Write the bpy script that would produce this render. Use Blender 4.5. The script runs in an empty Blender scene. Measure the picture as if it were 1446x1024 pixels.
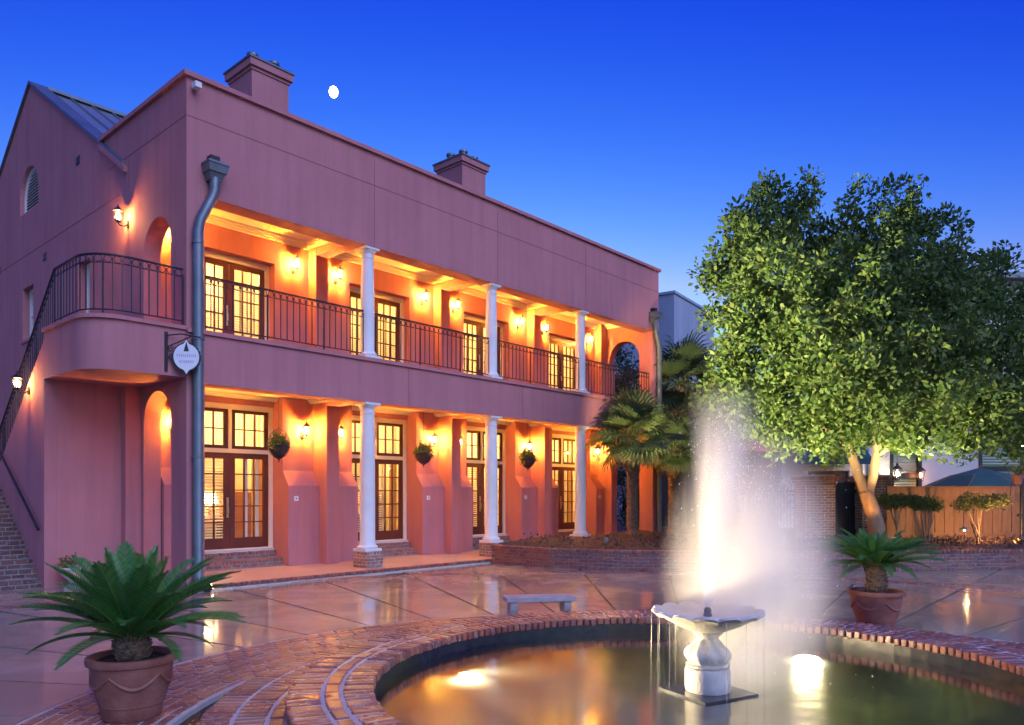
import bpy, bmesh, math, random
import numpy as np
from mathutils import Vector, Matrix
from mathutils.geometry import tessellate_polygon

random.seed(7)
rng = np.random.default_rng(11)
PI = math.pi
R = math.radians
sc = bpy.context.scene
C = sc.collection

# ------------------------------------------------------------------ camera
# world: x runs along the hotel front, y into the hotel, z up; origin = near front corner of the hotel
CAM = Vector((-6.37, -13.61, 1.75))
YAW = R(41.765)                      # viewing direction, from +x
cam = bpy.data.objects.new('camera', bpy.data.cameras.new('camera'))
C.objects.link(cam)
cam.location = CAM
cam.rotation_euler = (R(90), 0, YAW - R(90))
cam.data.lens = 26.76
cam.data.sensor_width = 36
cam.data.shift_y = 0.1279
cam.data.clip_end = 6000
sc.camera = cam

# ------------------------------------------------------------------ dusk sky, last sun, exposure
world = bpy.data.worlds.new('World')
sc.world = world
world.use_nodes = True
wn = world.node_tree.nodes
wl = world.node_tree.links
wn.clear()
sky = wn.new('ShaderNodeTexSky')
sky.sky_type = 'NISHITA'
sky.sun_disc = False
sky.sun_elevation = R(1.0)
sky.sun_rotation = R(222)
sky.altitude = 0
sky.air_density = 1.0
sky.dust_density = 1.0
sky.ozone_density = 4.0
# film-like contrast of the sky colour, the same for the whole dome
sep = wn.new('ShaderNodeSeparateColor')
com = wn.new('ShaderNodeCombineColor')
wl.new(sky.outputs[0], sep.inputs[0])
for ch, (ref, val, power, top) in enumerate(((0.0704, 0.0150, 5.2, 0.42), (0.265, 0.096, 3.9, 0.78), (1.0, 1.24, 1.0, 2.2))):
    dvd = wn.new('ShaderNodeMath'); dvd.operation = 'DIVIDE'; dvd.inputs[1].default_value = ref
    pwr = wn.new('ShaderNodeMath'); pwr.operation = 'POWER'; pwr.inputs[1].default_value = power
    mul = wn.new('ShaderNodeMath'); mul.operation = 'MULTIPLY'; mul.inputs[1].default_value = val
    lim = wn.new('ShaderNodeMath'); lim.operation = 'MINIMUM'; lim.inputs[1].default_value = top
    wl.new(sep.outputs[ch], dvd.inputs[0])
    wl.new(dvd.outputs[0], pwr.inputs[0])
    wl.new(pwr.outputs[0], mul.inputs[0])
    wl.new(mul.outputs[0], lim.inputs[0])
    wl.new(lim.outputs[0], com.inputs[ch])
bg = wn.new('ShaderNodeBackground')
bg.inputs["Strength"].default_value = 0.15
wout = wn.new('ShaderNodeOutputWorld')
wl.new(com.outputs[0], bg.inputs['Color'])
wl.new(bg.outputs[0], wout.inputs['Surface'])

sun = bpy.data.objects.new('sun', bpy.data.lights.new('sun', 'SUN'))
C.objects.link(sun)
sun.data.energy = 0.40
sun.data.angle = R(50)
sun.data.color = (0.58, 0.64, 1.0)
sun.rotation_euler = (R(50), 0, R(-6))

sc.view_settings.view_transform = 'Standard'
sc.view_settings.look = 'None'
sc.view_settings.exposure = 2.6
sc.view_settings.gamma = 1.0
sc.view_settings.use_curve_mapping = False
sc.cycles.use_denoising = True
sc.cycles.max_bounces = 6
sc.cycles.diffuse_bounces = 3
sc.cycles.glossy_bounces = 3
sc.cycles.transmission_bounces = 5
sc.cycles.transparent_max_bounces = 10
sc.cycles.volume_bounces = 3
sc.cycles.volume_max_steps = 96
sc.cycles.sample_clamp_indirect = 4.0
sc.cycles.caustics_reflective = False
sc.cycles.caustics_refractive = False

# ------------------------------------------------------------------ helpers
SA, CA = math.sin(YAW), math.cos(YAW)


def P(l, d, z=0.0):
    """l metres to the side of the standpoint, d metres ahead of it."""
    return Vector((l * SA + d * CA + CAM.x, -l * CA + d * SA + CAM.y, z))


def seen(p):
    """rough pixel (1446 wide) of a point, for choosing which pieces show largest"""
    q = Vector(p) - CAM
    d = q.x * CA + q.y * SA
    l = q.x * SA - q.y * CA
    if d < 0.3:
        return None
    return 723 + 1075 * l / d, 697 - 1075 * q.z / d, d


def tag(o, label, cat, group=None):
    o['label'] = label
    o['category'] = cat
    if group:
        o['group'] = group
    return o


def empty(name, loc=(0, 0, 0), rz=0.0, parent=None):
    o = bpy.data.objects.new(name, None)
    C.objects.link(o)
    o.location = loc
    o.rotation_euler = (0, 0, rz)
    o.parent = parent
    return o


def link(name, me, parent=None, loc=(0, 0, 0), rot=(0, 0, 0), scale=(1, 1, 1)):
    o = bpy.data.objects.new(name, me)
    C.objects.link(o)
    o.parent = parent
    o.location = loc
    o.rotation_euler = rot
    o.scale = scale
    return o


def copy_tree(o, parent=None):
    c = o.copy()
    C.objects.link(c)
    c.parent = parent
    for ch in o.children:
        copy_tree(ch, c)
    return c


class MB:
    def __init__(s):
        s.v = []
        s.f = []

    def quad_add(s, vs, fs):
        n = len(s.v)
        s.v.extend([tuple(v) for v in vs])
        s.f.extend([tuple(n + i for i in f) for f in fs])
        return s

    def box(s, x0, x1, y0, y1, z0, z1, M=None):
        vs = [Vector(p) for p in ((x0, y0, z0), (x1, y0, z0), (x1, y1, z0), (x0, y1, z0),
                                  (x0, y0, z1), (x1, y0, z1), (x1, y1, z1), (x0, y1, z1))]
        if M is not None:
            vs = [M @ v for v in vs]
        return s.quad_add(vs, [(0, 3, 2, 1), (4, 5, 6, 7), (0, 1, 5, 4), (1, 2, 6, 5), (2, 3, 7, 6), (3, 0, 4, 7)])

    def prism(s, loops, fn, t0, t1):
        """2-D outline (first loop) with holes, extruded from t0 to t1; fn(a, b, t) -> xyz"""
        tris = tessellate_polygon([[Vector((a, b, 0)) for a, b in lp] for lp in loops])
        flat = [p for lp in loops for p in lp]
        n = len(flat)
        vs = [fn(a, b, t0) for a, b in flat] + [fn(a, b, t1) for a, b in flat]
        fs = [tuple(t) for t in tris] + [tuple(n + i for i in reversed(t)) for t in tris]
        k = 0
        for lp in loops:
            m = len(lp)
            for i in range(m):
                j = (i + 1) % m
                fs.append((k + i, k + j, n + k + j, n + k + i))
            k += m
        return s.quad_add(vs, fs)

    def tube(s, pts, rad, seg=8, cap=True):
        pts = [Vector(p) for p in pts]
        if not isinstance(rad, (list, tuple)):
            rad = [rad] * len(pts)
        vs, fs = [], []
        up = Vector((0, 0, 1))
        prev = None
        for i, p in enumerate(pts):
            t = (pts[min(i + 1, len(pts) - 1)] - pts[max(i - 1, 0)]).normalized()
            a = up if abs(t.dot(up)) < 0.95 else Vector((1, 0, 0))
            if prev is None:
                x = t.cross(a).normalized()
            else:
                x = (prev - t * prev.dot(t)).normalized()
            prev = x
            y = t.cross(x)
            for k in range(seg):
                an = 2 * PI * k / seg
                vs.append(p + (x * math.cos(an) + y * math.sin(an)) * rad[i])
        for i in range(len(pts) - 1):
            for k in range(seg):
                a, b = i * seg + k, i * seg + (k + 1) % seg
                fs.append((a, b, b + seg, a + seg))
        if cap:
            fs.append(tuple(reversed(range(seg))))
            fs.append(tuple((len(pts) - 1) * seg + k for k in range(seg)))
        return s.quad_add(vs, fs)

    def lathe(s, prof, seg=24, c=(0, 0, 0), rfun=None):
        vs, fs = [], []
        for (r, z) in prof:
            for k in range(seg):
                an = 2 * PI * k / seg
                rr, dz = (r, 0) if rfun is None else rfun(r, z, an)
                vs.append((c[0] + rr * math.cos(an), c[1] + rr * math.sin(an), c[2] + z + dz))
        for i in range(len(prof) - 1):
            for k in range(seg):
                a, b = i * seg + k, i * seg + (k + 1) % seg
                fs.append((a, b, b + seg, a + seg))
        fs.append(tuple(reversed(range(seg))))
        fs.append(tuple((len(prof) - 1) * seg + k for k in range(seg)))
        return s.quad_add(vs, fs)

    def sector(s, c, r0, r1, a0, a1, z0, z1, n):
        out = [(r1, a0 + (a1 - a0) * i / n) for i in range(n + 1)]
        inn = [(r0, a0 + (a1 - a0) * i / n) for i in range(n + 1)]
        vs = []
        for z in (z0, z1):
            for r, a in inn + out:
                vs.append((c[0] + r * math.cos(a), c[1] + r * math.sin(a), z))
        m = 2 * (n + 1)
        fs = []
        for i in range(n):
            fs.append((m + i, m + n + 1 + i, m + n + 2 + i, m + i + 1))
            fs.append((n + 1 + i, i, i + 1, n + 2 + i))
            fs.append((n + 1 + i, n + 2 + i, m + n + 2 + i, m + n + 1 + i))
            fs.append((i + 1, i, m + i, m + i + 1))
        fs.append((0, n + 1, m + n + 1, m))
        fs.append((n, m + n, m + 2 * n + 1, 2 * n + 1))
        return s.quad_add(vs, fs)

    def mesh(s, name, mat, smooth=False):
        me = bpy.data.meshes.new(name)
        me.from_pydata(s.v, [], s.f)
        bm = bmesh.new()
        bm.from_mesh(me)
        bmesh.ops.recalc_face_normals(bm, faces=bm.faces)
        bm.to_mesh(me)
        bm.free()
        if mat:
            me.materials.append(mat)
        if smooth:
            me.polygons.foreach_set('use_smooth', [True] * len(me.polygons))
            me.set_sharp_from_angle(angle=R(40))
        return me

    def build(s, name, mat, parent=None, smooth=False, loc=(0, 0, 0), rot=(0, 0, 0)):
        return link(name, s.mesh(name, mat, smooth), parent, loc, rot)


# ------------------------------------------------------------------ materials
def new_mat(name):
    m = bpy.data.materials.new(name)
    m.use_nodes = True
    nt = m.node_tree
    return m, nt, nt.nodes['Principled BSDF']


def nd(nt, kind, **kw):
    n = nt.nodes.new(kind)
    for k, v in kw.items():
        if k in n.inputs:
            n.inputs[k].default_value = v
        else:
            setattr(n, k, v)
    return n


def ramp(nt, fac, stops):
    r = nt.nodes.new('ShaderNodeValToRGB')
    e = r.color_ramp.elements
    while len(e) < len(stops):
        e.new(0.5)
    for i, (p, c) in enumerate(stops):
        e[i].position = p
        e[i].color = (*c, 1) if len(c) == 3 else c
    nt.links.new(fac, r.inputs[0])
    return r.outputs[0]


def coords(nt, world=False):
    if world:
        g = nt.nodes.new('ShaderNodeNewGeometry')
        return g.outputs['Position']
    return nt.nodes.new('ShaderNodeTexCoord').outputs['Object']


def surface(name, c1, c2, scale=3.0, rough=0.7, bump=0.15, bscale=60.0, rough2=None, metallic=0.0, world=False, spec=0.5, stretch=None):
    m, nt, b = new_mat(name)
    co = coords(nt, world)
    if stretch:
        mp = nd(nt, 'ShaderNodeMapping')
        mp.inputs['Scale'].default_value = stretch
        nt.links.new(co, mp.inputs[0])
        co = mp.outputs[0]
    n1 = nd(nt, 'ShaderNodeTexNoise', Scale=scale, Detail=6.0, Roughness=0.6)
    nt.links.new(co, n1.inputs['Vector'])
    col = ramp(nt, n1.outputs['Fac'], [(0.3, c1), (0.7, c2)])
    nt.links.new(col, b.inputs['Base Color'])
    b.inputs['Metallic'].default_value = metallic
    b.inputs['Specular IOR Level'].default_value = spec
    if rough2 is None:
        b.inputs['Roughness'].default_value = rough
    else:
        rr = nd(nt, 'ShaderNodeMapRange')
        rr.inputs[1].default_value, rr.inputs[2].default_value = 0.35, 0.65
        rr.inputs[3].default_value, rr.inputs[4].default_value = rough, rough2
        nt.links.new(n1.outputs['Fac'], rr.inputs[0])
        nt.links.new(rr.outputs[0], b.inputs['Roughness'])
    if bump:
        n2 = nd(nt, 'ShaderNodeTexNoise', Scale=bscale, Detail=4.0)
        nt.links.new(co, n2.inputs['Vector'])
        bp = nd(nt, 'ShaderNodeBump', Strength=bump, Distance=0.02)
        nt.links.new(n2.outputs['Fac'], bp.inputs['Height'])
        nt.links.new(bp.outputs[0], b.inputs['Normal'])
    return m


def piece_mat(name, cols, rough, rough2, speck=(0.5, 0.46, 0.42), speck_at=0.66, bump=0.5):
    """bricks: each piece its own tone, with lime specks and a worn face"""
    m, nt, b = new_mat(name)
    oi = nd(nt, 'ShaderNodeObjectInfo')
    g = nd(nt, 'ShaderNodeNewGeometry')
    ad = nd(nt, 'ShaderNodeMath', operation='ADD')
    nt.links.new(oi.outputs['Random'], ad.inputs[0])
    nt.links.new(g.outputs['Random Per Island'], ad.inputs[1])
    fr = nd(nt, 'ShaderNodeMath', operation='FRACT')
    nt.links.new(ad.outputs[0], fr.inputs[0])
    base = ramp(nt, fr.outputs[0], [(i / (len(cols) - 1), c) for i, c in enumerate(cols)])
    n1 = nd(nt, 'ShaderNodeTexNoise', Scale=22.0, Detail=6.0, Roughness=0.7)
    nt.links.new(g.outputs['Position'], n1.inputs['Vector'])
    f = ramp(nt, n1.outputs['Fac'], [(speck_at - 0.1, (0, 0, 0)), (speck_at + 0.06, (1, 1, 1))])
    mx = nd(nt, 'ShaderNodeMix', data_type='RGBA')
    nt.links.new(f, mx.inputs[0])
    nt.links.new(base, mx.inputs[6])
    mx.inputs[7].default_value = (*speck, 1)
    nt.links.new(mx.outputs[2], b.inputs['Base Color'])
    n3 = nd(nt, 'ShaderNodeTexNoise', Scale=3.0, Detail=3.0)
    nt.links.new(g.outputs['Position'], n3.inputs['Vector'])
    rr = nd(nt, 'ShaderNodeMapRange')
    rr.inputs[1].default_value, rr.inputs[2].default_value = 0.35, 0.65
    rr.inputs[3].default_value, rr.inputs[4].default_value = rough, rough2
    nt.links.new(n3.outputs['Fac'], rr.inputs[0])
    nt.links.new(rr.outputs[0], b.inputs['Roughness'])
    bp = nd(nt, 'ShaderNodeBump', Strength=bump, Distance=0.01)
    nt.links.new(n1.outputs['Fac'], bp.inputs['Height'])
    nt.links.new(bp.outputs[0], b.inputs['Normal'])
    return m


def leaf_mat(name, cols, rough=0.4, trans=0.3):
    m, nt, b = new_mat(name)
    g = nd(nt, 'ShaderNodeNewGeometry')
    col = ramp(nt, g.outputs['Random Per Island'], [(i / (len(cols) - 1), c) for i, c in enumerate(cols)])
    nt.links.new(col, b.inputs['Base Color'])
    b.inputs['Roughness'].default_value = rough
    t = nd(nt, 'ShaderNodeBsdfTranslucent')
    nt.links.new(col, t.inputs['Color'])
    mx = nd(nt, 'ShaderNodeMixShader')
    mx.inputs[0].default_value = trans
    nt.links.new(b.outputs[0], mx.inputs[1])
    nt.links.new(t.outputs[0], mx.inputs[2])
    nt.links.new(mx.outputs[0], nt.nodes['Material Output'].inputs['Surface'])
    return m


def glow(name, col, strength):
    m, nt, b = new_mat(name)
    b.inputs['Base Color'].default_value = (*col, 1)
    b.inputs['Emission Color'].default_value = (*col, 1)
    b.inputs['Emission Strength'].default_value = strength
    return m


def clear_glass(name, gloss=0.07, tintc=(1, 1, 1)):
    m, nt, b = new_mat(name)
    t = nd(nt, 'ShaderNodeBsdfTransparent')
    t.inputs[0].default_value = (*tintc, 1)
    gl = nd(nt, 'ShaderNodeBsdfGlossy', Roughness=0.03)
    mx = nd(nt, 'ShaderNodeMixShader')
    mx.inputs[0].default_value = gloss
    nt.links.new(t.outputs[0], mx.inputs[1])
    nt.links.new(gl.outputs[0], mx.inputs[2])
    nt.links.new(mx.outputs[0], nt.nodes['Material Output'].inputs['Surface'])
    return m


def sheer(name, col, trans):
    m, nt, b = new_mat(name)
    b.inputs['Base Color'].default_value = (*col, 1)
    b.inputs['Roughness'].default_value = 0.8
    t = nd(nt, 'ShaderNodeBsdfTranslucent')
    t.inputs[0].default_value = (*col, 1)
    mx = nd(nt, 'ShaderNodeMixShader')
    mx.inputs[0].default_value = trans
    nt.links.new(b.outputs[0], mx.inputs[1])
    nt.links.new(t.outputs[0], mx.inputs[2])
    nt.links.new(mx.outputs[0], nt.nodes['Material Output'].inputs['Surface'])
    return m


M = {}
M['stucco'] = surface('pink stucco', (0.46, 0.185, 0.195), (0.52, 0.22, 0.23), 0.7, 0.85, 0.25, 90, spec=0.2)
nt = M['stucco'].node_tree
b = nt.nodes['Principled BSDF']
old = b.inputs['Base Color'].links[0].from_socket
mp = nd(nt, 'ShaderNodeMapping')
mp.inputs['Scale'].default_value = (2.2, 2.2, 0.16)
nt.links.new(coords(nt), mp.inputs[0])
ns = nd(nt, 'ShaderNodeTexNoise', Scale=1.6, Detail=7.0, Roughness=0.65)
nt.links.new(mp.outputs[0], ns.inputs['Vector'])
fc = ramp(nt, ns.outputs['Fac'], [(0.45, (0, 0, 0)), (0.78, (0.75, 0.75, 0.75))])
mx = nd(nt, 'ShaderNodeMix', data_type='RGBA')
nt.links.new(fc, mx.inputs[0])
nt.links.new(old, mx.inputs[6])
mx.inputs[7].default_value = (0.36, 0.15, 0.165, 1)
nt.links.new(mx.outputs[2], b.inputs['Base Color'])
M['joint'] = surface('stucco joint', (0.27, 0.11, 0.11), (0.30, 0.13, 0.12), 4, 0.9, 0.0)
M['cream'] = surface('cream painted wood', (0.74, 0.68, 0.56), (0.80, 0.74, 0.62), 2, 0.45, 0.03)
M['white'] = surface('white painted column', (0.72, 0.72, 0.70), (0.80, 0.80, 0.78), 2.5, 0.5, 0.05, 40)
M['brown'] = surface('dark red brown door paint', (0.085, 0.022, 0.016), (0.115, 0.032, 0.022), 3, 0.35, 0.03)
M['iron'] = surface('black wrought iron', (0.020, 0.020, 0.026), (0.035, 0.034, 0.04), 9, 0.42, 0.1, 120, metallic=0.3)
M['copper'] = surface('weathered grey metal', (0.12, 0.15, 0.17), (0.20, 0.23, 0.25), 2.0, 0.45, 0.06, 30, metallic=0.5)
M['roof'] = surface('standing seam metal', (0.26, 0.30, 0.33), (0.36, 0.40, 0.43), 1.0, 0.38, 0.05, 20, metallic=0.6)
M['brass'] = surface('brushed brass', (0.55, 0.45, 0.28), (0.68, 0.56, 0.36), 8, 0.3, 0.0, metallic=0.9)
M['mortar'] = surface('lime mortar', (0.44, 0.41, 0.39), (0.58, 0.55, 0.52), 9, 0.8, 0.4, 80)
M['porch'] = surface('red washed porch concrete', (0.42, 0.25, 0.20), (0.50, 0.31, 0.25), 2, 0.35, 0.1, 40, rough2=0.55)
M['slab'] = surface('wet concrete', (0.22, 0.185, 0.155), (0.33, 0.28, 0.235), 1.3, 0.35, 0.25, 40, rough2=0.55, world=True)
for k_ in ('slab',):
    bb = M[k_].node_tree.nodes['Principled BSDF']
    nt = M[k_].node_tree
    wn1 = nd(nt, 'ShaderNodeTexNoise', Scale=0.55, Detail=7.0, Roughness=0.62)
    nt.links.new(coords(nt, True), wn1.inputs['Vector'])
    wet = ramp(nt, wn1.outputs['Fac'], [(0.36, (0.25, 0.25, 0.25)), (0.52, (1, 1, 1))])
    nt.links.new(wet, bb.inputs['Coat Weight'])
    bb.inputs['Coat Roughness'].default_value = 0.09
    bb.inputs['Coat IOR'].default_value = 2.4
    wn2 = nd(nt, 'ShaderNodeTexNoise', Scale=7.0, Detail=3.0)
    nt.links.new(coords(nt, True), wn2.inputs['Vector'])
    wb = nd(nt, 'ShaderNodeBump', Strength=0.06, Distance=0.02)
    nt.links.new(wn2.outputs['Fac'], wb.inputs['Height'])
    nt.links.new(wb.outputs[0], bb.inputs['Coat Normal'])
M['slab_bed'] = surface('dark joint filler', (0.05, 0.04, 0.035), (0.08, 0.06, 0.05), 5, 0.7, 0.2)
M['ground'] = surface('ground', (0.05, 0.05, 0.05), (0.09, 0.085, 0.08), 0.6, 0.7, 0.2, 12, world=True)
M['gutter'] = surface('leaf litter in the gutter', (0.020, 0.013, 0.008), (0.07, 0.04, 0.02), 30, 0.4, 0.9, 60)
REDS = [(0.23, 0.07, 0.05), (0.30, 0.10, 0.07), (0.17, 0.06, 0.06), (0.34, 0.14, 0.09), (0.20, 0.055, 0.05), (0.28, 0.12, 0.10), (0.15, 0.065, 0.07)]
M['brick'] = piece_mat('worn red brick', REDS, 0.45, 0.75)
M['brick_wet'] = piece_mat('wet red paving brick', REDS, 0.24, 0.5, speck_at=0.66, bump=0.3)
M['mortar_dark'] = surface('grimy mortar', (0.17, 0.155, 0.15), (0.28, 0.26, 0.25), 9, 0.8, 0.4, 80)
M['brick_dark'] = piece_mat('dark bluish brick', [(a_ * 0.5, b_ * 0.6, c_ * 0.75) for a_, b_, c_ in REDS], 0.5, 0.8, speck=(0.3, 0.28, 0.27))  # the same reds, darker and bluer, for the stair
TANS = [(0.40, 0.20, 0.13), (0.30, 0.13, 0.085), (0.44, 0.26, 0.18), (0.26, 0.12, 0.09), (0.38, 0.17, 0.11)]
M['brick_tan'] = piece_mat('old tan brick', TANS, 0.6, 0.85)
M['terracotta'] = surface('aged terracotta', (0.20, 0.065, 0.045), (0.34, 0.14, 0.105), 5, 0.7, 0.2, 40, rough2=0.5)
M['soil'] = surface('potting soil', (0.02, 0.013, 0.009), (0.05, 0.03, 0.02), 25, 0.9, 0.9, 60)
M['mulch'] = surface('bark mulch', (0.045, 0.022, 0.015), (0.13, 0.065, 0.045), 14, 0.85, 1.0, 45)
M['stone'] = surface('cast stone', (0.44, 0.43, 0.41), (0.60, 0.58, 0.55), 7, 0.6, 0.35, 50)
M['stone_dark'] = surface('weathered bench stone', (0.26, 0.27, 0.29), (0.42, 0.43, 0.45), 8, 0.5, 0.4, 50)
M['slate'] = surface('wet slate', (0.03, 0.033, 0.04), (0.06, 0.065, 0.075), 6, 0.2, 0.1, 20)
M['tile'] = surface('dark pool tile', (0.015, 0.018, 0.022), (0.03, 0.033, 0.04), 6, 0.25, 0.1, 20)
M['basin'] = surface('pool floor plaster', (0.06, 0.065, 0.075), (0.11, 0.12, 0.135), 2.5, 0.6, 0.1, 20)
M['bark'] = surface('smooth bark', (0.20, 0.13, 0.08), (0.34, 0.23, 0.14), 6, 0.8, 0.5, 25, stretch=(1, 1, 0.35))
M['palm_bark'] = surface('palm trunk fibre', (0.13, 0.085, 0.055), (0.27, 0.18, 0.12), 9, 0.9, 1.0, 18, stretch=(1, 1, 3))
M['wood'] = surface('stained fence wood', (0.15, 0.07, 0.025), (0.25, 0.12, 0.045), 5, 0.6, 0.25, 30, stretch=(4, 4, 0.4))
M['white_wall'] = surface('off white stucco', (0.54, 0.53, 0.52), (0.62, 0.61, 0.60), 0.8, 0.85, 0.15, 60)
M['grey_wall'] = surface('streaked grey stucco', (0.24, 0.29, 0.37), (0.40, 0.46, 0.54), 0.5, 0.85, 0.1, 30, stretch=(1, 1, 0.25))
M['dark_wall'] = surface('dark painted wall', (0.05, 0.045, 0.05), (0.085, 0.075, 0.08), 0.8, 0.8, 0.1)
M['black'] = surface('black paint', (0.012, 0.012, 0.014), (0.02, 0.02, 0.022), 3, 0.4, 0.0)
M['shutter_grey'] = surface('pale grey shutter paint', (0.45, 0.46, 0.47), (0.55, 0.56, 0.57), 3, 0.55, 0.0)
M['canvas'] = surface('teal blue canvas', (0.012, 0.065, 0.085), (0.02, 0.09, 0.12), 4, 0.8, 0.1, 80)
M['coco'] = surface('coco liner', (0.045, 0.028, 0.028), (0.10, 0.06, 0.05), 20, 0.9, 0.9, 50)
M['sign'] = surface('painted sign face', (0.68, 0.70, 0.74), (0.76, 0.78, 0.80), 6, 0.5, 0.0)
M['sign_ink'] = surface('faded sign lettering', (0.42, 0.44, 0.56), (0.50, 0.52, 0.62), 9, 0.6, 0.0)
M['plastic'] = surface('white plastic', (0.7, 0.7, 0.68), (0.76, 0.76, 0.74), 4, 0.4, 0.0)
M['room'] = surface('cream room plaster', (0.62, 0.50, 0.30), (0.70, 0.58, 0.38), 1.0, 0.8, 0.0)
M['furniture'] = surface('polished wood furniture', (0.20, 0.075, 0.025), (0.32, 0.13, 0.045), 3, 0.35, 0.05, stretch=(1, 1, 5))
M['sofa'] = surface('rust upholstery', (0.40, 0.16, 0.07), (0.50, 0.22, 0.10), 9, 0.9, 0.2)
M['glass'] = clear_glass('window glass', 0.05)
M['lantern_glass'] = clear_glass('lantern glass', 0.10, (1.0, 0.95, 0.85))
M['sheer'] = sheer('sheer curtain', (0.85, 0.78, 0.62), 0.6)
M['drape'] = sheer('gold drape', (0.62, 0.40, 0.17), 0.4)
M['louvre'] = sheer('painted louvre', (0.82, 0.74, 0.56), 0.4)
M['bulb'] = glow('lit bulb', (1.0, 0.72, 0.38), 60.0)
M['bulb_soft'] = glow('lit lamp shade', (1.0, 0.70, 0.34), 5.0)
M['bulb_red'] = glow('lit amber bulb', (1.0, 0.30, 0.08), 8.0)
m, nt, b = new_mat('lit pool lamp lens')
ln = nd(nt, 'ShaderNodeVectorMath', operation='LENGTH')
nt.links.new(coords(nt), ln.inputs[0])
mr = nd(nt, 'ShaderNodeMapRange')
mr.interpolation_type = 'SMOOTHSTEP'
mr.inputs[1].default_value, mr.inputs[2].default_value = 0.0, 0.225
mr.inputs[3].default_value, mr.inputs[4].default_value = 2.6, 0.0
nt.links.new(ln.outputs['Value'], mr.inputs[0])
nt.links.new(mr.outputs[0], b.inputs['Emission Strength'])
b.inputs['Emission Color'].default_value = (1.0, 0.78, 0.42, 1)
M['pool_lens'] = m
M['moon'] = glow('sunlit moon', (1.0, 0.98, 0.92), 2.6)
M['sago'] = leaf_mat('sago leaflet', [(0.045, 0.18, 0.04), (0.07, 0.25, 0.05), (0.11, 0.27, 0.045)], 0.45, 0.3)
M['sago_rib'] = surface('sago rib', (0.10, 0.16, 0.04), (0.14, 0.2, 0.05), 5, 0.4, 0)
M['fan'] = leaf_mat('palmetto leaf', [(0.06, 0.11, 0.05), (0.09, 0.15, 0.065), (0.13, 0.17, 0.065)], 0.5, 0.35)
M['fan_dry'] = leaf_mat('dry palmetto leaf', [(0.17, 0.11, 0.05), (0.25, 0.17, 0.08)], 0.7, 0.3)
M['leaf'] = leaf_mat('glossy tree leaf', [(0.045, 0.095, 0.022), (0.065, 0.13, 0.026), (0.09, 0.155, 0.030), (0.12, 0.165, 0.036)], 0.65, 0.35)
M['leaf_dark'] = leaf_mat('dark evergreen leaf', [(0.012, 0.035, 0.016), (0.022, 0.055, 0.022), (0.035, 0.07, 0.026)], 0.5, 0.2)
M['leaf_olive'] = leaf_mat('olive shrub leaf', [(0.08, 0.11, 0.025), (0.12, 0.16, 0.04), (0.17, 0.19, 0.06)], 0.5, 0.3)

M['chip'] = leaf_mat('bark chip', [(0.05, 0.024, 0.016), (0.11, 0.055, 0.035), (0.15, 0.085, 0.05)], 0.8, 0.0)
M['leaf_fern'] = leaf_mat('pale fern leaf', [(0.14, 0.2, 0.04), (0.2, 0.26, 0.06)], 0.6, 0.5)


# ------------------------------------------------------------------ bricks
_bm_cache = {}


def brick_mesh(size, mat, var):
    key = (tuple(round(x, 3) for x in size), mat.name, var)
    if key in _bm_cache:
        return _bm_cache[key]
    r = random.Random(hash(key) & 0xffff)
    bm = bmesh.new()
    bmesh.ops.create_cube(bm, size=1.0)
    for v in bm.verts:
        v.co = Vector((v.co.x * size[0], v.co.y * size[1], v.co.z * size[2]))
        v.co += Vector((r.uniform(-1, 1), r.uniform(-1, 1), r.uniform(-.5, .5))) * 0.004
    bmesh.ops.bevel(bm, geom=list(bm.edges), offset=min(size) * 0.13, segments=1, affect='EDGES')
    me = bpy.data.meshes.new('brick')
    bm.to_mesh(me)
    bm.free()
    me.materials.append(mat)
    _bm_cache[key] = me
    return me


def lay(parent, items, mat, limit=300, name='brick', jit=0.004):
    """items: (centre, rotz, size). The pieces that show largest become parts, the rest one mass."""
    def rank(it):
        q = seen(it[0])
        if q is None:
            return 1e6
        x, y, d = q
        off = 0 if (-25 < x < 1470 and -25 < y < 1050) else 1000
        return d + off
    items = sorted(items, key=rank)
    inv = Vector(parent.location) if parent is not None else Vector((0, 0, 0))
    for i, (c, rz, size) in enumerate(items[:limit]):
        me = brick_mesh(size, mat, i % 4)
        link(name, me, parent, Vector(c) - inv + Vector((0, 0, random.uniform(-jit, jit))),
             (random.uniform(-.02, .02), random.uniform(-.02, .02), rz + random.uniform(-.012, .012)))
    rest = items[limit:]
    if rest:
        mb = MB()
        for c, rz, s in rest:
            T = Matrix.Translation(Vector(c) - inv + Vector((0, 0, random.uniform(-jit, jit)))) @ Matrix.Rotation(rz, 4, 'Z')
            mb.box(-s[0] / 2, s[0] / 2, -s[1] / 2, s[1] / 2, -s[2] / 2, s[2] / 2, T)
        o = mb.build(name + '_mass', mat, parent)
        o['kind'] = 'stuff'


# ------------------------------------------------------------------ ground and plaza
POOL = P(1.54, 5.99)
A0 = YAW - R(90)                       # angle of the camera's right-hand direction


def ang(deg):
    """degrees counted from the camera's right-hand side, anticlockwise"""
    return A0 + R(deg)


g = MB().prism([[(-900, -900), (900, -900), (900, 900), (-900, 900)], [(POOL.x + 2.7 * math.cos(2 * PI * k / 48), POOL.y + 2.7 * math.sin(2 * PI * k / 48)) for k in range(48)]],
               lambda a, b_, t: (a, b_, t), -0.10, -0.06).build('ground', M['ground'])
g['kind'] = 'structure'

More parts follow.
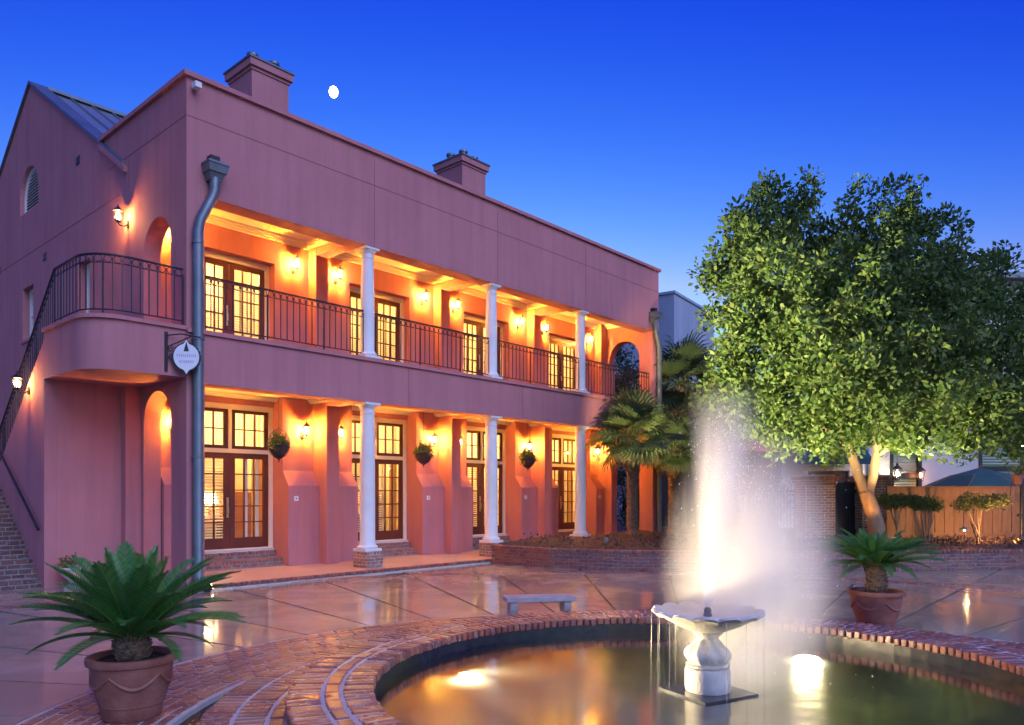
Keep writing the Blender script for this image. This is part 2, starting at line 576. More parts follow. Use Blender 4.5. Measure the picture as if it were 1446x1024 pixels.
plaza = MB().sector(POOL, 2.7, 24.0, 0, 2 * PI, -0.05, -0.026, 96).build('plaza', M['slab_bed'])
plaza['kind'] = 'structure'
for ring, (r0, r1) in enumerate(((5.32, 10.66), (11.12, 16.3), (16.33, 21.5))):
    for k in range(36):
        a0, a1 = 9.9 + 10.0 * k, 19.9 + 10.0 * k
        if ring and k % 2:
            continue
        if ring:
            a1 += 10.0
        da = 0.022
        mb = MB()
        mb.sector((0, 0), r0, r1, ang(a0) + da / (r0 + r1) * 2, ang(a1) - da / (r0 + r1) * 2, -0.024, random.uniform(-0.003, 0.003), 8)
        mid = POOL + Vector((math.cos(ang((a0 + a1) / 2)), math.sin(ang((a0 + a1) / 2)), 0)) * (r0 + r1) / 2
        if mid.y > 0.6 and mid.x > -0.2:
            continue
        mb.build('concrete_slab', M['slab'], plaza, loc=POOL)

# brick strip that edges the slabs towards the porch and the beds
strip = MB().sector(POOL, 10.68, 11.10, 0, 2 * PI, -0.024, -0.003, 96).build('brick_edging', M['mortar'])
strip['kind'] = 'structure'
it = []
for row in range(2):
    rr = 10.79 + 0.205 * row
    n = int(2 * PI * rr / 0.105)
    for k in range(n):
        a = 2 * PI * (k + 0.5 * row) / n
        p = POOL + Vector((math.cos(a), math.sin(a), 0)) * rr
        if p.y < 0.2 or p.x < -0.2:
            it.append(((p.x, p.y, -0.02), a, (0.19, 0.093, 0.05)))
lay(strip, it, M['brick_wet'], 120)

# brick paving ring round the pool
paving = MB().sector(POOL, 4.10, 5.315, 0, 2 * PI, -0.024, -0.001, 96).build('brick_paving', M['mortar'])
paving['kind'] = 'structure'
it = []
for row in range(10):
    rr = 4.205 + 0.1125 * row
    n = int(2 * PI * rr / 0.222)
    for k in range(n):
        a = 2 * PI * (k + 0.5 * (row % 2) + random.uniform(-.03, .03)) / n
        it.append((POOL + Vector((math.cos(a) * rr, math.sin(a) * rr, -0.022)), a, (0.096, 0.203, 0.056)))
lay(paving, it, M['brick_wet'], 300)
e = MB().sector(POOL, 4.095, 4.145, 0, 2 * PI, -0.024, 0.022, 96).build('edge_strip', M['mortar'], paving)
gut = MB().sector(POOL, 3.74, 4.09, 0, 2 * PI, -0.022, -0.018, 96).build('gutter', M['gutter'])
gut['kind'] = 'structure'

# ------------------------------------------------------------------ pool
step = empty('pool_step', POOL)
tag(step, 'low ring step of worn brick running round the raised pool rim', 'step')
MB().sector((0, 0), 3.17, 3.76, 0, 2 * PI, -0.02, 0.183, 96).build('step_core', M['mortar'], step)
it = []
for r0, r1, pitch in ((3.195, 3.295, 0.222), (3.325, 3.535, 0.085), (3.56, 3.775, 0.085)):
    rr = (r0 + r1) / 2
    n = int(2 * PI * rr / pitch)
    for k in range(n):
        a = 2 * PI * k / n
        it.append((POOL + Vector((math.cos(a) * rr, math.sin(a) * rr, 0.158)), a, (r1 - r0, 2 * PI * rr / n - 0.019, 0.066)))
lay(step, it, M['brick_wet'], 300, jit=0.006)

pool = empty('fountain_pool', POOL)
tag(pool, 'round brick rimmed fountain pool with dark inner wall', 'pool')
MB().sector((0, 0), 2.63, 3.155, 0, 2 * PI, -0.45, 0.344, 96).build('rim_wall', M['mortar'], pool)
MB().sector((0, 0), 2.605, 2.628, 0, 2 * PI, -0.38, 0.285, 96).build('tile_lining', M['tile'], pool)
MB().sector((0, 0), 0.02, 2.60, 0, 2 * PI, -0.42, -0.36, 96).build('basin_floor', M['basin'], pool)
it = []
for r0, r1, pitch in ((2.585, 2.80, 0.082), (2.825, 2.93, 0.222), (2.955, 3.185, 0.086)):
    rr = (r0 + r1) / 2
    n = int(2 * PI * rr / pitch)
    for k in range(n):
        a = 2 * PI * k / n
        it.append((POOL + Vector((math.cos(a) * rr, math.sin(a) * rr, 0.315)), a, (r1 - r0, 2 * PI * rr / n - 0.019, 0.075)))
lay(pool, it, M['brick_wet'], 300, jit=0.006)

m, nt, b = new_mat('pool water')
b.inputs['Base Color'].default_value = (0.80, 0.84, 0.88, 1)
b.inputs['Roughness'].default_value = 0.26
b.inputs['IOR'].default_value = 1.33
b.inputs['Transmission Weight'].default_value = 1.0
b.inputs['Coat Weight'].default_value = 1.0
b.inputs['Coat Roughness'].default_value = 0.09
b.inputs['Coat IOR'].default_value = 1.8
b.inputs['Specular IOR Level'].default_value = 0.9
co = coords(nt)
n1 = nd(nt, 'ShaderNodeTexNoise', Scale=5.0, Detail=2.0)
nt.links.new(co, n1.inputs['Vector'])
bp = nd(nt, 'ShaderNodeBump', Strength=0.25, Distance=0.03)
nt.links.new(n1.outputs['Fac'], bp.inputs['Height'])
nt.links.new(bp.outputs[0], b.inputs['Normal'])
M['water'] = m
w = MB()
n = 96
w.quad_add([(2.603 * math.cos(2 * PI * k / n), 2.603 * math.sin(2 * PI * k / n), 0) for k in range(n)], [tuple(range(n))])
w = w.build('water', M['water'], loc=(POOL.x, POOL.y, 0.185))
w['kind'] = 'structure'


def add_light(kind, name, loc, energy, col, parent, radius=0.05, target=None, cone=None, blend=0.6):
    ld = bpy.data.lights.new(name, kind)
    ld.energy = energy
    ld.color = col
    ld.shadow_soft_size = radius
    o = bpy.data.objects.new(name, ld)
    C.objects.link(o)
    o.parent = parent
    o.location = loc
    if kind == 'SPOT':
        ld.spot_size = cone
        ld.spot_blend = blend
        d = Vector(target) - Vector(loc)
        o.rotation_euler = d.to_track_quat('-Z', 'Y').to_euler()
    return o


def pool_lamp(p, target, watts, label, cone):
    t = empty('pool_light', p)
    tag(t, label, 'pool lamp', 'lamps in the pool')
    MB().tube([(0, 0, -0.218), (0, 0, -0.001)], 0.05, 10).build('stand', M['iron'], t)
    MB().lathe([(0.02, 0.0), (0.25, 0.0), (0.26, 0.01), (0.26, 0.03), (0.235, 0.033), (0.02, 0.03)], 24).build('housing', M['brass'], t, True)
    MB().lathe([(0.01, 0.031), (0.232, 0.034), (0.20, 0.045), (0.10, 0.052), (0.01, 0.054)], 24).build('lens', M['pool_lens'], t, True)
    add_light('SPOT', 'pool_beam', (0, 0, 0.345), watts, (1.0, 0.78, 0.44), t, 0.15, Vector(target) - Vector(p), cone, 1.0)


pool_lamp(P(-0.40, 6.68, -0.14), P(1.7, 6.05, 1.5), 330, 'glowing lamp lens just under the water, on the hotel side of the pool', R(140))
pool_lamp(P(2.86, 7.38, -0.14), P(1.75, 6.1, 1.7), 48, 'glowing lamp lens just under the water, below the falling spray', R(140))

# ------------------------------------------------------------------ fountain
FO = Vector((POOL.x, POOL.y, 0.0))
ft = empty('stone_fountain', FO)
tag(ft, 'pale cast stone fountain with scalloped shell bowl on carved pedestal', 'fountain')
MB().box(-.27, .27, -.27, .27, 0.172, 0.20, Matrix.Rotation(YAW - R(62), 4, 'Z')).build('base_plate', M['slate'], ft)
MB().box(-.17, .17, -.17, .17, -0.359, 0.171).build('footing', M['tile'], ft)
MB().lathe([(0.10, 0.202), (0.168, 0.202), (0.176, 0.225), (0.176, 0.36), (0.168, 0.385), (0.145, 0.392)], 32).build('drum', M['stone'], ft, True)


def carve(r, z, a):
    return r + 0.009 * math.cos(10 * a + 14 * (z - 0.5)) * (1 if 0.43 < z < 0.60 else 0), 0


MB().lathe([(0.12, 0.388), (0.165, 0.395), (0.17, 0.41), (0.135, 0.42), (0.15, 0.435), (0.172, 0.465), (0.176, 0.495), (0.162, 0.525),
            (0.128, 0.555), (0.098, 0.585), (0.084, 0.615), (0.088, 0.632), (0.108, 0.642), (0.116, 0.658), (0.104, 0.674), (0.06, 0.68)], 64, rfun=carve).build('baluster', M['stone'], ft, True)


def scallop(r, z, a):
    k = max(0.0, min(1.0, (r - 0.12) / 0.3))
    lobe = abs(math.cos(7 * a)) ** 0.6
    return r * (1 - 0.06 * k + 0.09 * k * lobe), 0.026 * k * k * (lobe - 0.6)


MB().lathe([(0.05, 0.668), (0.10, 0.67), (0.17, 0.685), (0.26, 0.725), (0.34, 0.77), (0.385, 0.795), (0.415, 0.802), (0.43, 0.818), (0.415, 0.833),
            (0.38, 0.828), (0.32, 0.806), (0.22, 0.792), (0.10, 0.786), (0.03, 0.785)], 112, rfun=scallop).build('bowl', M['stone'], ft, True)
MB().lathe([(0.02, 0.78), (0.034, 0.785), (0.034, 0.80), (0.026, 0.81), (0.03, 0.83), (0.022, 0.85), (0.012, 0.855)], 16).build('nozzle', M['iron'], ft, True)

# falling drips from the bowl edge
m, nt, b = new_mat('falling water')
b.inputs['Base Color'].default_value = (0.9, 0.92, 0.95, 1)
b.inputs['Roughness'].default_value = 0.25
tr = nd(nt, 'ShaderNodeBsdfTransparent')
mx = nd(nt, 'ShaderNodeMixShader')
mx.inputs[0].default_value = 0.12
nt.links.new(tr.outputs[0], mx.inputs[1])
nt.links.new(b.outputs[0], mx.inputs[2])
nt.links.new(mx.outputs[0], nt.nodes['Material Output'].inputs['Surface'])
M['drip'] = m
M['drop'] = sheer('water drop', (0.9, 0.92, 0.95), 0.5)
mb = MB()
for k in range(13):
    a = 2 * PI * (k + random.uniform(-.4, .4)) / 13
    rr = 0.432
    x, y = rr * math.cos(a), rr * math.sin(a)
    z1 = 0.80
    mb.tube([(x, y, z1), (x * 1.01, y * 1.01, 0.5), (x * 1.015, y * 1.015, 0.188)], [0.0035, 0.0025, 0.0018], 5)
dr = mb.build('water_drips', M['drip'], loc=FO)
tag(dr, 'thin threads of water falling from the scalloped bowl edge', 'water')
dr['kind'] = 'stuff'


# spray: real scattering volumes, lit by the pool lamps
def spray_mat(name, density, expo, nscale, cone=False, aniso=0.0):
    m = bpy.data.materials.new(name)
    m.use_nodes = True
    nt = m.node_tree
    nt.nodes.remove(nt.nodes['Principled BSDF'])
    out = nt.nodes['Material Output']
    vol = nd(nt, 'ShaderNodeVolumePrincipled')
    vol.inputs['Color'].default_value = (0.98, 0.98, 0.98, 1)
    vol.inputs['Anisotropy'].default_value = aniso
    nt.links.new(vol.outputs[0], out.inputs['Volume'])
    co = nt.nodes.new('ShaderNodeTexCoord').outputs['Object']
    if cone:
        sp = nd(nt, 'ShaderNodeSeparateXYZ')
        nt.links.new(co, sp.inputs[0])
        xx = nd(nt, 'ShaderNodeCombineXYZ')
        nt.links.new(sp.outputs[0], xx.inputs[0])
        nt.links.new(sp.outputs[1], xx.inputs[1])
        ln = nd(nt, 'ShaderNodeVectorMath', operation='LENGTH')
        nt.links.new(xx.outputs[0], ln.inputs[0])
        rad = nd(nt, 'ShaderNodeMath', operation='MULTIPLY_ADD')      # cone radius grows with height
        nt.links.new(sp.outputs[2], rad.inputs[0])
        rad.inputs[1].default_value, rad.inputs[2].default_value = 0.90, 0.10
        dv = nd(nt, 'ShaderNodeMath', operation='DIVIDE')
        nt.links.new(ln.outputs['Value'], dv.inputs[0])
        nt.links.new(rad.outputs[0], dv.inputs[1])
        dist = dv.outputs[0]
        hz = nd(nt, 'ShaderNodeMapRange')                              # thins out towards the top
        hz.inputs[1].default_value, hz.inputs[2].default_value = 0.0, 1.0
        hz.inputs[3].default_value, hz.inputs[4].default_value = 1.0, 0.0
        nt.links.new(sp.outputs[2], hz.inputs[0])
        hp = nd(nt, 'ShaderNodeMath', operation='POWER')
        nt.links.new(hz.outputs[0], hp.inputs[0])
        hp.inputs[1].default_value = 1.6
        extra = hp.outputs[0]
    else:
        ln = nd(nt, 'ShaderNodeVectorMath', operation='LENGTH')
        nt.links.new(co, ln.inputs[0])
        dist = ln.outputs['Value']
        extra = None
    fa = nd(nt, 'ShaderNodeMapRange')
    fa.inputs[1].default_value, fa.inputs[2].default_value = 0.0, 1.0
    fa.inputs[3].default_value, fa.inputs[4].default_value = 1.0, 0.0
    nt.links.new(dist, fa.inputs[0])
    pw = nd(nt, 'ShaderNodeMath', operation='POWER')
    nt.links.new(fa.outputs[0], pw.inputs[0])
    pw.inputs[1].default_value = expo
    nz = nd(nt, 'ShaderNodeTexNoise', Scale=nscale, Detail=2.0)
    mp = nd(nt, 'ShaderNodeMapping')
    mp.inputs['Scale'].default_value = (1, 1, 0.35)
    nt.links.new(co, mp.inputs[0])
    nt.links.new(mp.outputs[0], nz.inputs['Vector'])
    nr = nd(nt, 'ShaderNodeMapRange')
    nr.inputs[1].default_value, nr.inputs[2].default_value = 0.3, 0.7
    nr.inputs[3].default_value, nr.inputs[4].default_value = 0.45, 1.3
    nt.links.new(nz.outputs['Fac'], nr.inputs[0])
    mu = nd(nt, 'ShaderNodeMath', operation='MULTIPLY')
    nt.links.new(pw.outputs[0], mu.inputs[0])
    nt.links.new(nr.outputs[0], mu.inputs[1])
    cur = mu.outputs[0]
    if extra is not None:
        m2 = nd(nt, 'ShaderNodeMath', operation='MULTIPLY')
        nt.links.new(cur, m2.inputs[0])
        nt.links.new(extra, m2.inputs[1])
        cur = m2.outputs[0]
    m3 = nd(nt, 'ShaderNodeMath', operation='MULTIPLY')
    nt.links.new(cur, m3.inputs[0])
    m3.inputs[1].default_value = density
    nt.links.new(m3.outputs[0], vol.inputs['Density'])
    return m


RIGHT = Vector((SA, -CA, 0))
jet = MB().lathe([(0.09, 0.0), (0.55, 0.5), (1.0, 1.0)], 20)
jm = jet.mesh('jet', None)
jm.materials.append(spray_mat('jet of spray', 36.0, 1.1, 5.0, cone=True))
jet = link('fountain_jet', jm, None, FO + Vector((0, 0, 0.857)), (0, 0, 0), (0.36, 0.36, 1.80))
jet.rotation_euler = Matrix.Rotation(R(5), 3, Vector((-RIGHT.y, RIGHT.x, 0))).to_euler()
tag(jet, 'bright upright plume of water shooting from the bowl nozzle', 'water jet')
jet['kind'] = 'stuff'


def mist(c, rad, dens, expo, label, seed):
    bm = bmesh.new()
    bmesh.ops.create_icosphere(bm, subdivisions=3, radius=1.0)
    me = bpy.data.meshes.new('spray')
    bm.to_mesh(me)
    bm.free()
    me.materials.append(spray_mat('falling mist %d' % seed, dens, expo, 2.0 + seed * 0.3))
    o = link('fountain_mist', me, None, c, (0, 0, A0), rad)
    tag(o, label, 'mist')
    o['kind'] = 'stuff'


mist(P(1.93, 6.15, 1.05), (0.76, 0.70, 1.36), 5.8, 1.5, 'soft cloud of mist drifting beside the jet and falling into the pool', 1)

# loose droplets thrown out of the jet
bm = bmesh.new()
bmesh.ops.create_icosphere(bm, subdivisions=1, radius=1.0)
dv_ = [v.co.copy() for v in bm.verts]
df_ = [tuple(v.index for v in f_.verts) for f_ in bm.faces]
bm.free()
mb = MB()
rd = random.Random(5)
for _ in range(900):
    v0 = rd.uniform(4.3, 5.6)
    sp = abs(rd.gauss(0, 0.42))
    a = rd.uniform(0, 2 * PI)
    t = rd.uniform(0.02, 1.05) ** 0.9
    q = Vector((math.cos(a) * sp * t, math.sin(a) * sp * t, 0.86 + v0 * t - 4.9 * t * t)) + RIGHT * (0.10 * t + 0.62 * t * t)
    if q.z < 0.21:
        continue
    k = rd.uniform(0.0018, 0.0042)
    mb.quad_add([q + Vector((c_.x * k, c_.y * k, c_.z * k * 1.8)) for c_ in dv_], df_)
dp_ = mb.build('water_droplets', M['drop'], loc=(FO.x, FO.y, 0))
tag(dp_, 'fine white droplets flying out of the fountain jet', 'water')
dp_['kind'] = 'stuff'

# ------------------------------------------------------------------ the hotel
hotel = empty('hotel_building', (0, 0, 0))
tag(hotel, 'two storey pink stucco hotel with white columns and lit double porch', 'building')
XU = lambda a, b, t: (a, t, b)          # outline in (x, z), extruded along y
YU = lambda a, b, t: (t, a, b)          # outline in (y, z), extruded along x
XY = lambda a, b, t: (a, b, t)
TOP, LEN = 9.33, 16.4
COLS = [4.22, 8.27, 12.2]
PIERS = [4.17, 8.2, 12.2, 16.1]
DOORS = [2.12, 6.18, 10.2, 14.15]


def arch(y0, y1, z0, ztop, n=14):
    r = (y1 - y0) / 2
    zs = ztop - r
    return [(y0, z0)] + [((y0 + y1) / 2 - r * math.cos(PI * i / n), zs + r * math.sin(PI * i / n)) for i in range(n + 1)] + [(y1, z0)]


def rect(a0, a1, b0, b1):
    return [(a0, b0), (a0, b1), (a1, b1), (a1, b0)]


MB().prism([[(0, -0.04), (0, TOP), (LEN, TOP), (LEN, -0.04), (16.02, -0.04), (16.02, 3.78), (0.34, 3.78), (0.34, -0.04)],
            rect(0.34, 16.02, 4.75, 7.25)], XU, 0.0, 0.45).build('front_wall', M['stucco'], hotel)


def gable(y):
    return 12.30 - 0.635 * abs(y - 8.7)


def end_outline():
    yb = 14.6
    return [(0.45, -0.04), (0.45, TOP), (4.03, TOP), (8.7, gable(8.7)), (yb, gable(yb)), (yb, -0.04)]


vent = arch(8.12, 9.58, 9.08, 10.22)
MB().prism([end_outline(), arch(0.62, 1.84, 4.75, 7.06), arch(0.62, 1.84, 0.10, 3.72), vent,
            rect(4.66, 5.36, 4.9, 7.0), rect(8.5, 9.35, 5.75, 7.12)], YU, 0.0, 0.34).build('end_wall', M['stucco'], hotel)
MB().prism([end_outline(), arch(0.55, 1.80, 4.75, 7.06), arch(0.55, 1.80, 0.10, 3.72)], YU, 16.06, LEN).build('end_wall', M['stucco'], hotel)
MB().box(0.35, 16.05, 14.3, 14.6, 0, 8.5).build('rear_wall', M['stucco'], hotel)

# arched louvre vent
lv = MB().prism([vent, [(p[0] * 0.88 + 8.85 * 0.12, p[1] * 0.9 + 9.6 * 0.1) for p in vent]], YU, 0.10, 0.16).build('louvre_vent', M['white'], hotel)
MB().box(0.30, 0.33, 8.1, 9.6, 9.0, 10.3).build('backing', M['black'], lv)
for k in range(13):
    z = 9.17 + 0.078 * k
    hw = 0.64 if z < 9.5 else math.sqrt(max(0.0, 0.64 ** 2 - (z - 9.5) ** 2 * 0.9))
    if hw > 0.08:
        T = Matrix.Translation((0.15, 8.85, z)) @ Matrix.Rotation(R(-38), 4, 'Y')
        MB().box(-0.04, 0.04, -hw, hw, -0.006, 0.006, T).build('slat', M['white'], lv)


# windows in the end wall
def small_window(y0, y1, z0, z1):
    w = MB().prism([rect(y0, y1, z0, z1), rect(y0 + .07, y1 - .07, z0 + .08, z1 - .07)], YU, 0.16, 0.24).build('window', M['white'], hotel)
    MB().box(0.195, 0.20, y0 + .07, y1 - .07, z0 + .08, z1 - .07).build('pane', M['glass'], w)
    MB().box(0.18, 0.215, y0 + .07, y1 - .07, (z0 + z1) / 2 - .02, (z0 + z1) / 2 + .02).build('meeting_rail', M['white'], w)
    MB().box(0.28, 0.30, y0 + .02, y1 - .02, z0 + .02, z1 - .02).build('blind', M['shutter_grey'], w)
    MB().box(-0.04, 0.20, y0 - .05, y1 + .05, z0 - .07, z0 - .002).build('sill', M['stucco'], w)


small_window(4.66, 5.36, 4.9, 7.0)
small_window(8.5, 9.35, 5.75, 7.12)

# wall anchor plates on the end wall
for y, z in ((5.35, 9.35), (7.6, 7.62), (11.4, 8.0)):
    MB().prism([[(y + 0.13 * math.cos(t) * (1 if i % 2 else 0.55), z + 0.13 * math.sin(t) * (1 if i % 2 else 0.55)) for i, t in enumerate([2 * PI * j / 8 for j in range(8)])]], YU, -0.025, -0.001).build('anchor_plate', M['iron'], hotel)

# stucco control joints
for z in (8.62,):
    MB().box(0.0, LEN, -0.004, 0.0, z, z + 0.018).build('control_joint', M['joint'], hotel)
    MB().box(-0.004, 0.0, 0.02, 3.6, z, z + 0.018).build('control_joint', M['joint'], hotel)
for u in (4.25, 8.3, 12.2):
    MB().box(u, u + 0.015, -0.004, 0.0, 7.27, 9.2).build('control_joint', M['joint'], hotel)
    MB().box(u + 1.0, u + 1.015, -0.004, 0.0, 3.8, 4.66).build('control_joint', M['joint'], hotel)
MB().box(-0.004, 0.0, 3.0, 14.0, 7.95, 7.968).build('control_joint', M['joint'], hotel)
MB().box(-0.004, 0.0, 2.55, 2.565, 7.97, 8.60).build('control_joint', M['joint'], hotel)

# coping, gable trim and metal roof
MB().box(-0.07, LEN + 0.07, -0.07, 0.50, TOP, TOP + 0.085).build('parapet_cap', M['stucco'], hotel)
MB().box(-0.07, 0.42, 0.503, 4.0, TOP, TOP + 0.083).build('parapet_cap', M['stucco'], hotel)
MB().box(15.98, LEN + 0.07, 0.503, 4.0, TOP, TOP + 0.083).build('parapet_cap', M['stucco'], hotel)
for ue in (0.0, 16.05):
    MB().prism([[(2.75, gable(2.75) + 0.002), (8.7, gable(8.7) + 0.002), (14.8, gable(14.8) + 0.002), (14.8, gable(14.8) + 0.07), (8.7, gable(8.7) + 0.07), (2.75, gable(2.75) + 0.07)]],
               YU, ue - 0.06, ue + 0.36).build('gable_trim', M['copper'], hotel)
MB().prism([[(2.62, gable(2.62) - 0.12), (4.0, gable(4.0) - 0.12), (4.0, gable(4.0) + 0.0), (2.62, gable(2.62))]], YU, -0.075, -0.001).build('gable_trim', M['stucco'], hotel)
MB().box(0.36, 16.03, 0.46, 3.4, 8.30, 8.42).build('flat_roof', M['copper'], hotel)
npan = 30
rl = MB().prism([[(2.8, gable(2.8) - 0.12), (8.7, gable(8.7) - 0.10), (14.3, gable(14.3) - 0.10), (14.3, gable(14.3) - 0.20), (8.7, gable(8.7) - 0.20), (2.8, gable(2.8) - 0.22)]], YU, 0.36, 16.03).build('roof', M['roof'], hotel)
pw = 15.6 / npan
pan = MB()
pan.prism([[(2.9, gable(2.9) - 0.06), (8.66, gable(8.66) - 0.06), (8.66, gable(8.66) - 0.04), (2.9, gable(2.9) - 0.04)]], YU, 0.004, pw - 0.004)
pan.prism([[(2.9, gable(2.9) - 0.039), (8.66, gable(8.66) - 0.039), (8.66, gable(8.66) + 0.03), (2.9, gable(2.9) + 0.03)]], YU, 0.0, 0.028)
pan = pan.mesh('roof_panel', M['roof'])
for k in range(npan):
    link('roof_panel', pan, rl, (0.38 + k * pw, 0, 0))
MB().box(0.37, 16.0, 8.6, 8.8, gable(8.7) - 0.03, gable(8.7) + 0.05).build('ridge_cap', M['copper'], rl)


# chimneys
def chimney(u0, u1, y0, y1, pots):
    ch = MB().box(u0, u1, y0, y1, 8.4, 12.6).build('chimney', M['stucco'], hotel)
    cp = MB()
    cp.box(u0 - .03, u1 + .03, y0 - .03, y1 + .03, 12.602, 12.68)
    cp.box(u0 - .09, u1 + .09, y0 - .09, y1 + .09, 12.683, 12.86)
    cp.build('chimney_cap', M['stucco'], ch)
    MB().box(u0 - .12, u1 + .12, y0 - .12, y1 + .12, 12.863, 12.91).build('flashing', M['copper'], ch)
    for du, dy in pots:
        MB().lathe([(0.10, 12.912), (0.12, 12.912), (0.12, 13.12), (0.15, 13.125), (0.15, 13.19), (0.05, 13.20)], 14, (u0 + du, y0 + dy, 0)).build('flue_pot', M['copper'], ch, True)


chimney(3.71, 4.77, 4.3, 5.45, ((0.22, 0.35), (0.8, 0.3)))
chimney(11.22, 12.33, 4.3, 5.5, ((0.2, 0.75), (0.3, 0.25), (0.9, 0.35)))

# porch floor, balcony slab, ceilings, beams
porch = MB().box(0.36, 16.0, -0.33, 2.36, -0.03, 0.098).build('porch_floor', M['porch'], hotel)
MB().box(0.0, 8.6, -0.43, -0.335, -0.035, 0.03).build('kerb_base', M['mortar'], porch)
it = []
n = int(8.6 / 0.105)
for k in range(n):
    it.append(((0.05 + 0.105 * k, -0.385, 0.066), 0, (0.09, 0.115, 0.068)))
lay(porch, it, M['brick'], 300)
MB().box(0.345, 16.05, 0.455, 2.70, 4.01, 4.735).build('balcony_floor', M['porch'], hotel)
MB().box(0.345, 16.055, 0.46, 2.34, 3.97, 4.005).build('porch_ceiling', M['cream'], hotel)
MB().box(0.345, 16.055, 0.455, 2.70, 7.72, 7.80).build('balcony_ceiling', M['cream'], hotel)
for u in PIERS[:3]:
    MB().box(u - .16, u + .16, 0.455, 2.18, 3.80, 3.968).build('cross_beam', M['stucco'], hotel)
    MB().box(u - .16, u + .16, 0.455, 2.19, 7.40, 7.718).build('cross_beam', M['stucco'], hotel)
edges = [0.345] + [x for u in PIERS[:3] for x in (u - .16, u + .16)] + [16.055]
for k in range(4):
    a, b_ = edges[2 * k] + 0.003, edges[2 * k + 1] - 0.003
    for zc, yb in ((7.718, 2.195), (3.966, 2.335)):
        mb = MB()
        for s, dz in ((0.16, 0.05), (0.11, 0.09), (0.06, 0.14)):
            if zc < 5 and dz > 0.1:
                continue
            mb.box(a, b_, yb - s, yb, zc - dz, zc - dz + 0.048)
            mb.box(a, b_, 0.458, 0.458 + s, zc - dz, zc - dz + 0.048)
            mb.box(a, a + s, 0.46 + s, yb - s, zc - dz, zc - dz + 0.046)
            mb.box(b_ - s, b_, 0.46 + s, yb - s, zc - dz, zc - dz + 0.046)
        mb.build('crown_moulding', M['cream'], hotel)
MB().box(0.0, 16.4, -0.05, -0.002, 4.685, 4.765).build('balcony_trim', M['stucco'], hotel)
MB().box(0.345, 16.02, 0.0, 0.44, 4.752, 4.77).build('balcony_sill', M['porch'], hotel)

# wall with the ground floor doors, buttresses and pilasters
HW, HWU = 1.06, 0.98
lo = [(0.345, 0.1), (0.345, 3.965), (16.05, 3.965), (16.05, 0.1)]
MB().prism([lo] + [rect(u - HW, u + HW, 0.12, 3.76) for u in DOORS], XU, 2.37, 2.62).build('door_wall', M['stucco'], hotel)
up = [(0.345, 4.74), (0.345, 7.715), (16.05, 7.715), (16.05, 4.74)]
MB().prism([up] + [rect(u - HWU, u + HWU, 4.75, 7.06) for u in DOORS], XU, 2.2, 2.62).build('balcony_wall', M['stucco'], hotel)
prof = [(2.368, 0.1), (2.368, 3.965), (2.0, 3.965), (2.0, 2.28), (1.75, 1.93), (1.75, 0.1)]
bounds = [(0.36, DOORS[0] - HW)] + [(DOORS[k] + HW, DOORS[k + 1] - HW) for k in range(3)] + [(DOORS[3] + HW, 16.045)]
for a, b_ in bounds:
    MB().prism([prof], YU, a, b_).build('buttress', M['stucco'], hotel)
for u in PIERS[:3] + [15.86]:
    MB().box(u - .17, u + .17, 1.45, 2.02, 0.1, 3.962).build('pilaster', M['stucco'], hotel)
    MB().box(u - .17, u + .17, 1.88, 2.21, 4.74, 7.71).build('pilaster', M['stucco'], hotel)

# small white plates on the buttresses (door bells)
for k, (a, b_) in enumerate(bounds[1:]):
    pl = MB().box(a + 0.14, a + 0.25, 1.732, 1.749, 1.58, 1.69).build('bell_plate', M['plastic'], hotel)
    MB().lathe([(0.005, 0), (0.018, 0), (0.018, 0.008), (0.005, 0.009)], 10).build('bell_button', M['copper'], pl, loc=(a + 0.195, 1.731, 1.635), rot=(R(90), 0, 0))


# columns
def column(u, z0, z1, r):
    col = MB()
    h = z1 - z0
    col.lathe([(r * 0.6, 0.06), (r * 1.28, 0.06), (r * 1.36, 0.09), (r * 1.28, 0.12), (r * 1.12, 0.135), (r * 1.08, 0.16), (r * 1.0, 0.19), (r * 1.0, h * 0.35), (r * 0.97, h * 0.6),
               (r * 0.87, h - 0.25), (r * 0.95, h - 0.24), (r * 0.95, h - 0.215), (r * 0.87, h - 0.21), (r * 0.87, h - 0.13), (r * 1.0, h - 0.12), (r * 1.14, h - 0.07), (r * 1.18, h - 0.055), (r * .6, h - 0.055)], 32, (u, 0.2, z0))
    c = col.build('column', M['white'], hotel, True)
    s = r * 1.32
    MB().box(u - s, u + s, 0.2 - s, 0.2 + s, z0 + 0.001, z0 + 0.06).build('plinth', M['white'], c)
    s = r * 1.22
    MB().box(u - s, u + s, 0.2 - s, 0.2 + s, z1 - 0.054, z1 - 0.002).build('abacus', M['white'], c)
    return c


for k, u in enumerate(COLS):
    column(u, 4.772, 7.249, 0.155)
    c = column(u, 0.46, 3.779, 0.172)
    MB().box(u - .222, u + .205, -0.072, 0.41, 0.099, 0.455).build('pedestal_core', M['mortar'], c)
    if k == 2:
        continue
    it = []
    for row in range(5):
        z = 0.137 + 0.0715 * row
        sz = (0.215, 0.10, 0.061) if row < 4 else (0.085, 0.20, 0.061)
        o_ = 0.11 if row % 2 else 0.0
        if row < 4:
            xs = [-0.115, 0.115] if row % 2 == 0 else [-0.172, 0.0, 0.172]
            for x in xs:
                s1 = 0.215 if abs(x) != 0.172 else 0.10
                it.append(((u + x, -0.03 + 0.0, z), 0, (s1, 0.10, 0.061)))
                it.append(((u - 0.18, 0.2 + x, z), 0, (0.10, s1, 0.061)))
        else:
            for x in (-0.19, -0.095, 0.0, 0.095, 0.19):
                it.append(((u + x, 0.02, z), 0, (0.083, 0.20, 0.061)))
            for x in (-0.02, 0.075, 0.17):
                it.append(((u - 0.135, 0.18 + x, z), 0, (0.20, 0.083, 0.061)))
    lay(c, it, M['brick_tan'], 60)


